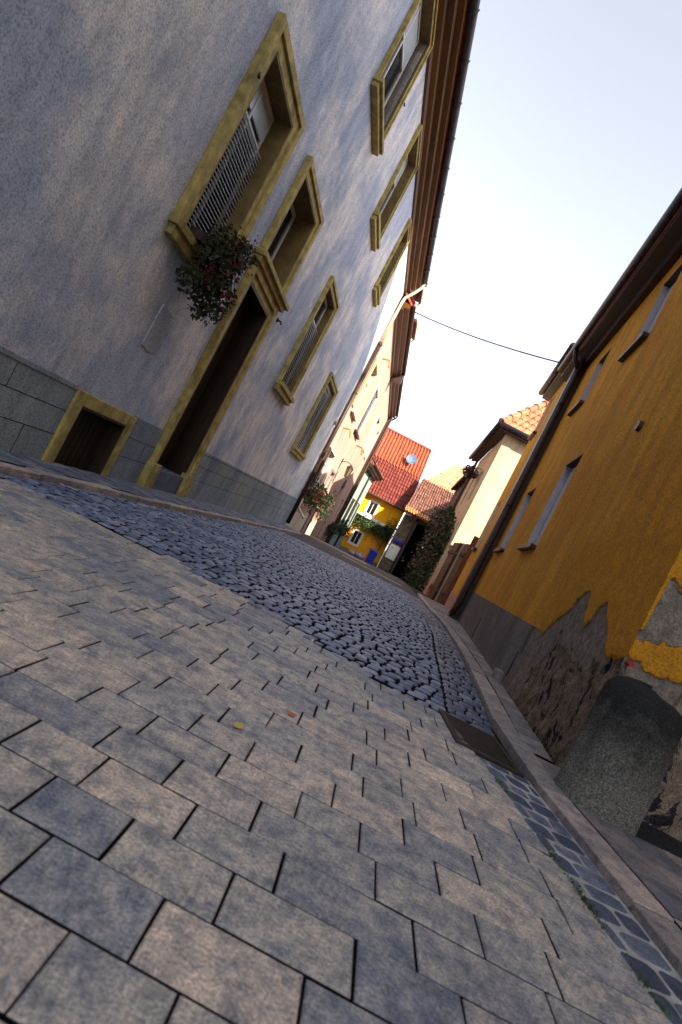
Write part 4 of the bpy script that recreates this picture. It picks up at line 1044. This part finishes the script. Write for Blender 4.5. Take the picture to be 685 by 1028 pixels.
# hip caps
for i in range(12):
    a=Vector(c0).lerp(Vector(hp),i/12); b=Vector(c0).lerp(Vector(hp),(i+1.15)/12); mb.tube([a+Vector((0,0,.05)),b+Vector((0,0,.03))],[.13,.095],8)
mb.build('roof', simple('brick_red_hip_tiles',(.42,.15,.08),.75,var=.5,scale=5,dirt=(.16,.06,.05)), H8)
mb=MB(); mb.hexa([(ex+.08,ey+.08,zt-.14),(10.1,ey+.08,zt-.14),(10.1,19.05,zt-.1),(3.83,19.05,zt-.1),(ex+.08,ey+.08,zt-.03),(10.1,ey+.08,zt-.03),(10.1,19.05,zt-.0),(3.83,19.05,zt-.0)])
mb.hexa([(ex+.08,ey+.1,zt-.14),(3.83,19.06,zt-.1),(4.5,25.2,zt-.1),(c2[0]+.08,25.7,zt-.14),(ex+.08,ey+.1,zt-.03),(3.83,19.06,zt),(4.5,25.2,zt),(c2[0]+.08,25.7,zt-.03)])
mb.build('soffit', M['darktimber'], H8)
mb=MB(); mb.tube([(ex-.02,ey-.02,zt-.02),(10.2,ey-.02,zt-.02)],.085,10); mb.tube([(ex-.02,ey-.05,zt-.02),(c2[0]-.02,c2[1],zt-.02)],.085,10); mb.build('gutter', M['darkmetal'], H8, smooth=True)
mb=MB(); mb.tube([(4.55,18.93,2.05),(4.9,18.9,1.98)],.03,6); mb.build('wall_bracket', M['orange_trim'], H8)
mb=MB(); mb.tube([FCs.P(6.15,.1,5.9),FCs.P(6.15,.1,-.6)],.06,8); mb.build('downpipe', M['brownmetal'], H8)
H9=house_base(FCs,9,'dark timber clad house beyond the cream house','house','timber_house')
mb=MB(); facade(mb,FCs,6.25,13.0,-1,5.3,[],.3); mb.fbox(FCs,12.8,13,-5,-.3,-1,5.3); mb.fbox(FCs,6.25,6.45,-5,-.3,-1,5.3); mb.build('wall', M['darktimber'], H9)
mb=MB(); slab(mb,FCs.P(6.25,.3,5.25),FCs.P(13.1,.3,5.25),FCs.P(13.1,-2.6,6.3),FCs.P(6.25,-2.6,6.3),.1); mb.build('roof', M['oldtile'], H9)

# climbers on the right
t=thing('wall_ivy',(4.0,22,zg(4,22)),'tall dark climbing ivy hiding the foot of the cream and timber houses','climbing plant')
mb=MB(); pts=[]
for _ in range(5200):
    s=random.uniform(.9,10); top=2.0+1.5*min(1,s/6)+.6*noise.noise(Vector((s*1.3,0,0)))
    z=-.5+random.random()**.8*(top+.5); th=.35+.35*noise.noise(Vector((s*1.1,z*1.3,5)))
    pts.append(FCs.P(s,.03+abs(random.gauss(0,.4))*max(.15,th)*1.6,z))
leaves(mb,pts,.15); mb.build('foliage', M['leaf'], t, fix=False)
mb=MB(); leaves(mb,[FCs.P(random.uniform(.7,7),.3+random.random()*.5,random.uniform(.2,2.8)) for _ in range(420)],.13); mb.build('brown_leaves', M['leafr'], t, fix=False)
mb=MB(); 
for s in (1.5,3,4.5,6.5,8.5): mb.tube([FCs.P(s,.1,-.5),FCs.P(s+.3,.15,1),FCs.P(s-.1,.12,2.6)],.03,6)
mb.build('stem', M['stem'], t)
t=thing('hanging_basket',FCs.P(2.9,.2,4.6),'dark hanging basket of flowers under the eave of the cream house','flowers')
mb=MB(); mb.tube([FCs.P(2.9,0,5.0),FCs.P(2.9,.35,5.0),FCs.P(2.9,.35,4.7)],.015,6); mb.tube([FCs.P(2.9,.35,4.7),FCs.P(2.9,.35,4.45)],[.2,.1],10); mb.build('basket', M['darkmetal'], t)
mb=MB(); leaves(mb,blob_pts(FCs.P(2.9,.35,4.72),(.33,.33,.28),320),.11); mb.build('foliage', M['leafr'], t, fix=False)
mb=MB(); leaves(mb,blob_pts(FCs.P(2.9,.35,4.72),(.35,.35,.3),40,.9),.09); mb.build('blossoms', M['petal'], t, fix=False)

# overhead cable
mb=MB(); a=Vector(FL.P(18.0,.5,7.75)); b=Vector(FR2.P(13.2,.3,6.35)); pts=[]
for i in range(25):
    u=i/24; p=a.lerp(b,u); p.z-=.22*4*u*(1-u)*.5; pts.append(p)
mb.tube(pts,.017,6); o=mb.build('overhead_cable', M['cable'], None, smooth=True); reorigin(o,a)
tag(o,'thin dark cable strung across the street between the eaves','cable')

# fallen leaves and petals
def leaf(x,y,ang,L,m,label,name='fallen_leaf',cat='leaf',h=.004,group=None):
    mb=MB(); z=zg(x,y)+h; n=7; L2=L/2
    up=[];dn=[]
    for i in range(n):
        u=-1+2*i/(n-1); w=.32*L*(1-u*u)**.8; c_=math.cos(ang); s_=math.sin(ang); zz=z+.012*L*8*abs(u)**2*.12
        up.append(mb.vert((x+u*L2*c_-w*s_,y+u*L2*s_+w*c_,zz+.003))); dn.append(mb.vert((x+u*L2*c_+w*s_,y+u*L2*s_-w*c_,zz+.001)))
    for i in range(n-1): mb.face((up[i],up[i+1],dn[i+1],dn[i]))
    o=mb.build(name,m,None,fix=False); reorigin(o,(x,y,z)); tag(o,label,cat,group); return o
ml=simple('yellow_dry_leaf',(.55,.40,.10),.7); mo=simple('orange_dry_leaf',(.45,.13,.04),.7)
leaf(.02,1.62,1.1,.045,ml,'small yellow fallen leaf lying on the slab paving')
leaf(.165,1.90,.2,.04,mo,'small orange-brown fallen leaf on the slab paving')
for k,(x,y) in enumerate(((-1.93,3.65),(-1.86,3.98))):
    leaf(x,y,k*1.3,.05,M['petalp'],'pink fallen petal on the left kerb','fallen_petal','petal',.05,'petals fallen on the left kerb')

# ------------------------------------------------------------------ unseen blocks added only to shade the street and its far end
t=thing('street_shade_block',(9,-6,0),'unseen tall block added behind the alley on the right to shade the street','house')  # added out of view to cast shade over the near street
mb=MB(); mb.box(3.2,12.6,-22,-.2,-.2,19); mb.build('wall', M['cream'], t)
mb=MB(); mb.hexa([(3,-22.2,19),(12.8,-22.2,19),(12.8,0,19),(3,0,19),(3.4,-21.8,19.3),(12.4,-21.8,19.3),(12.4,-.4,19.3),(3.4,-.4,19.3)]); mb.build('roof', M['oldtile'], t)

t=thing('far_shade_block',(15,30,0),'unseen tall block added behind the cream house to shade the yellow house','house')  # added out of sight to cast shade on the street's far end
mb=MB(); mb.box(10.8,20,22,38,-1,9.5); mb.build('wall', M['rose'], t)
mb=MB(); mb.hexa([(10.6,21.8,9.5),(20.2,21.8,9.5),(20.2,38.2,9.5),(10.6,38.2,9.5),(14,24,11.2),(17,24,11.2),(17,36,11.2),(14,36,11.2)]); mb.build('roof', M['oldtile'], t)

# ------------------------------------------------------------------ LIGHT
SUN_E=R(32); SX=-.8
hd=Vector((SX,1)).normalized()
L=Vector((hd.x*math.cos(SUN_E),hd.y*math.cos(SUN_E),-math.sin(SUN_E)))
sd=bpy.data.lights.new('sun','SUN'); sd.energy=4.2; sd.angle=R(.5); sd.color=(1,.86,.66)
so=bpy.data.objects.new('sun',sd); COL.objects.link(so); so.rotation_euler=L.to_track_quat('-Z','Y').to_euler(); so.location=(6,-10,20)
W=bpy.data.worlds.new('World'); sc.world=W; W.use_nodes=True; nt=W.node_tree
bg=nt.nodes['Background']; sky=N(nt,'ShaderNodeTexSky',sky_type='NISHITA'); sky.sun_disc=False
sky.sun_elevation=SUN_E; sky.sun_rotation=math.atan2(-L.x,-L.y)
sky.air_density=1.0; sky.dust_density=1.0; sky.ozone_density=1.0; sky.altitude=200
hs=N(nt,'ShaderNodeHueSaturation'); hs.inputs['Saturation'].default_value=.30
nt.links.new(sky.outputs[0],hs.inputs['Color'])
warm=mix(nt,1.0,hs.outputs[0],(.98,.99,1.0),'MULTIPLY')
nt.links.new(warm,bg.inputs['Color']); bg.inputs['Strength'].default_value=.12

# ------------------------------------------------------------------ CAMERA
F=560.0; roll=R(27.3); pit=R(.85)
cd=bpy.data.cameras.new('camera'); cd.sensor_fit='VERTICAL'; cd.sensor_height=36; cd.lens=36*F/1028; cd.clip_start=.05; cd.clip_end=1000
cd.dof.use_dof=True; cd.dof.focus_distance=5.0; cd.dof.aperture_fstop=4.0
co=bpy.data.objects.new('camera',cd); COL.objects.link(co); sc.camera=co
fw=Vector((0,math.cos(pit),math.sin(pit))); u0=Vector((0,-math.sin(pit),math.cos(pit))); r0=Vector((1,0,0))
c,s=math.cos(roll),math.sin(roll); rt=r0*c+u0*s; up=-r0*s+u0*c
m=Matrix((rt,up,-fw)).transposed().to_4x4(); m.translation=Vector((0,0,.66)); co.matrix_world=m

sc.render.engine='CYCLES'; sc.cycles.max_bounces=6; sc.cycles.diffuse_bounces=4
sc.view_settings.view_transform='Standard'; sc.view_settings.look='None'; sc.view_settings.exposure=1.85; sc.view_settings.gamma=1
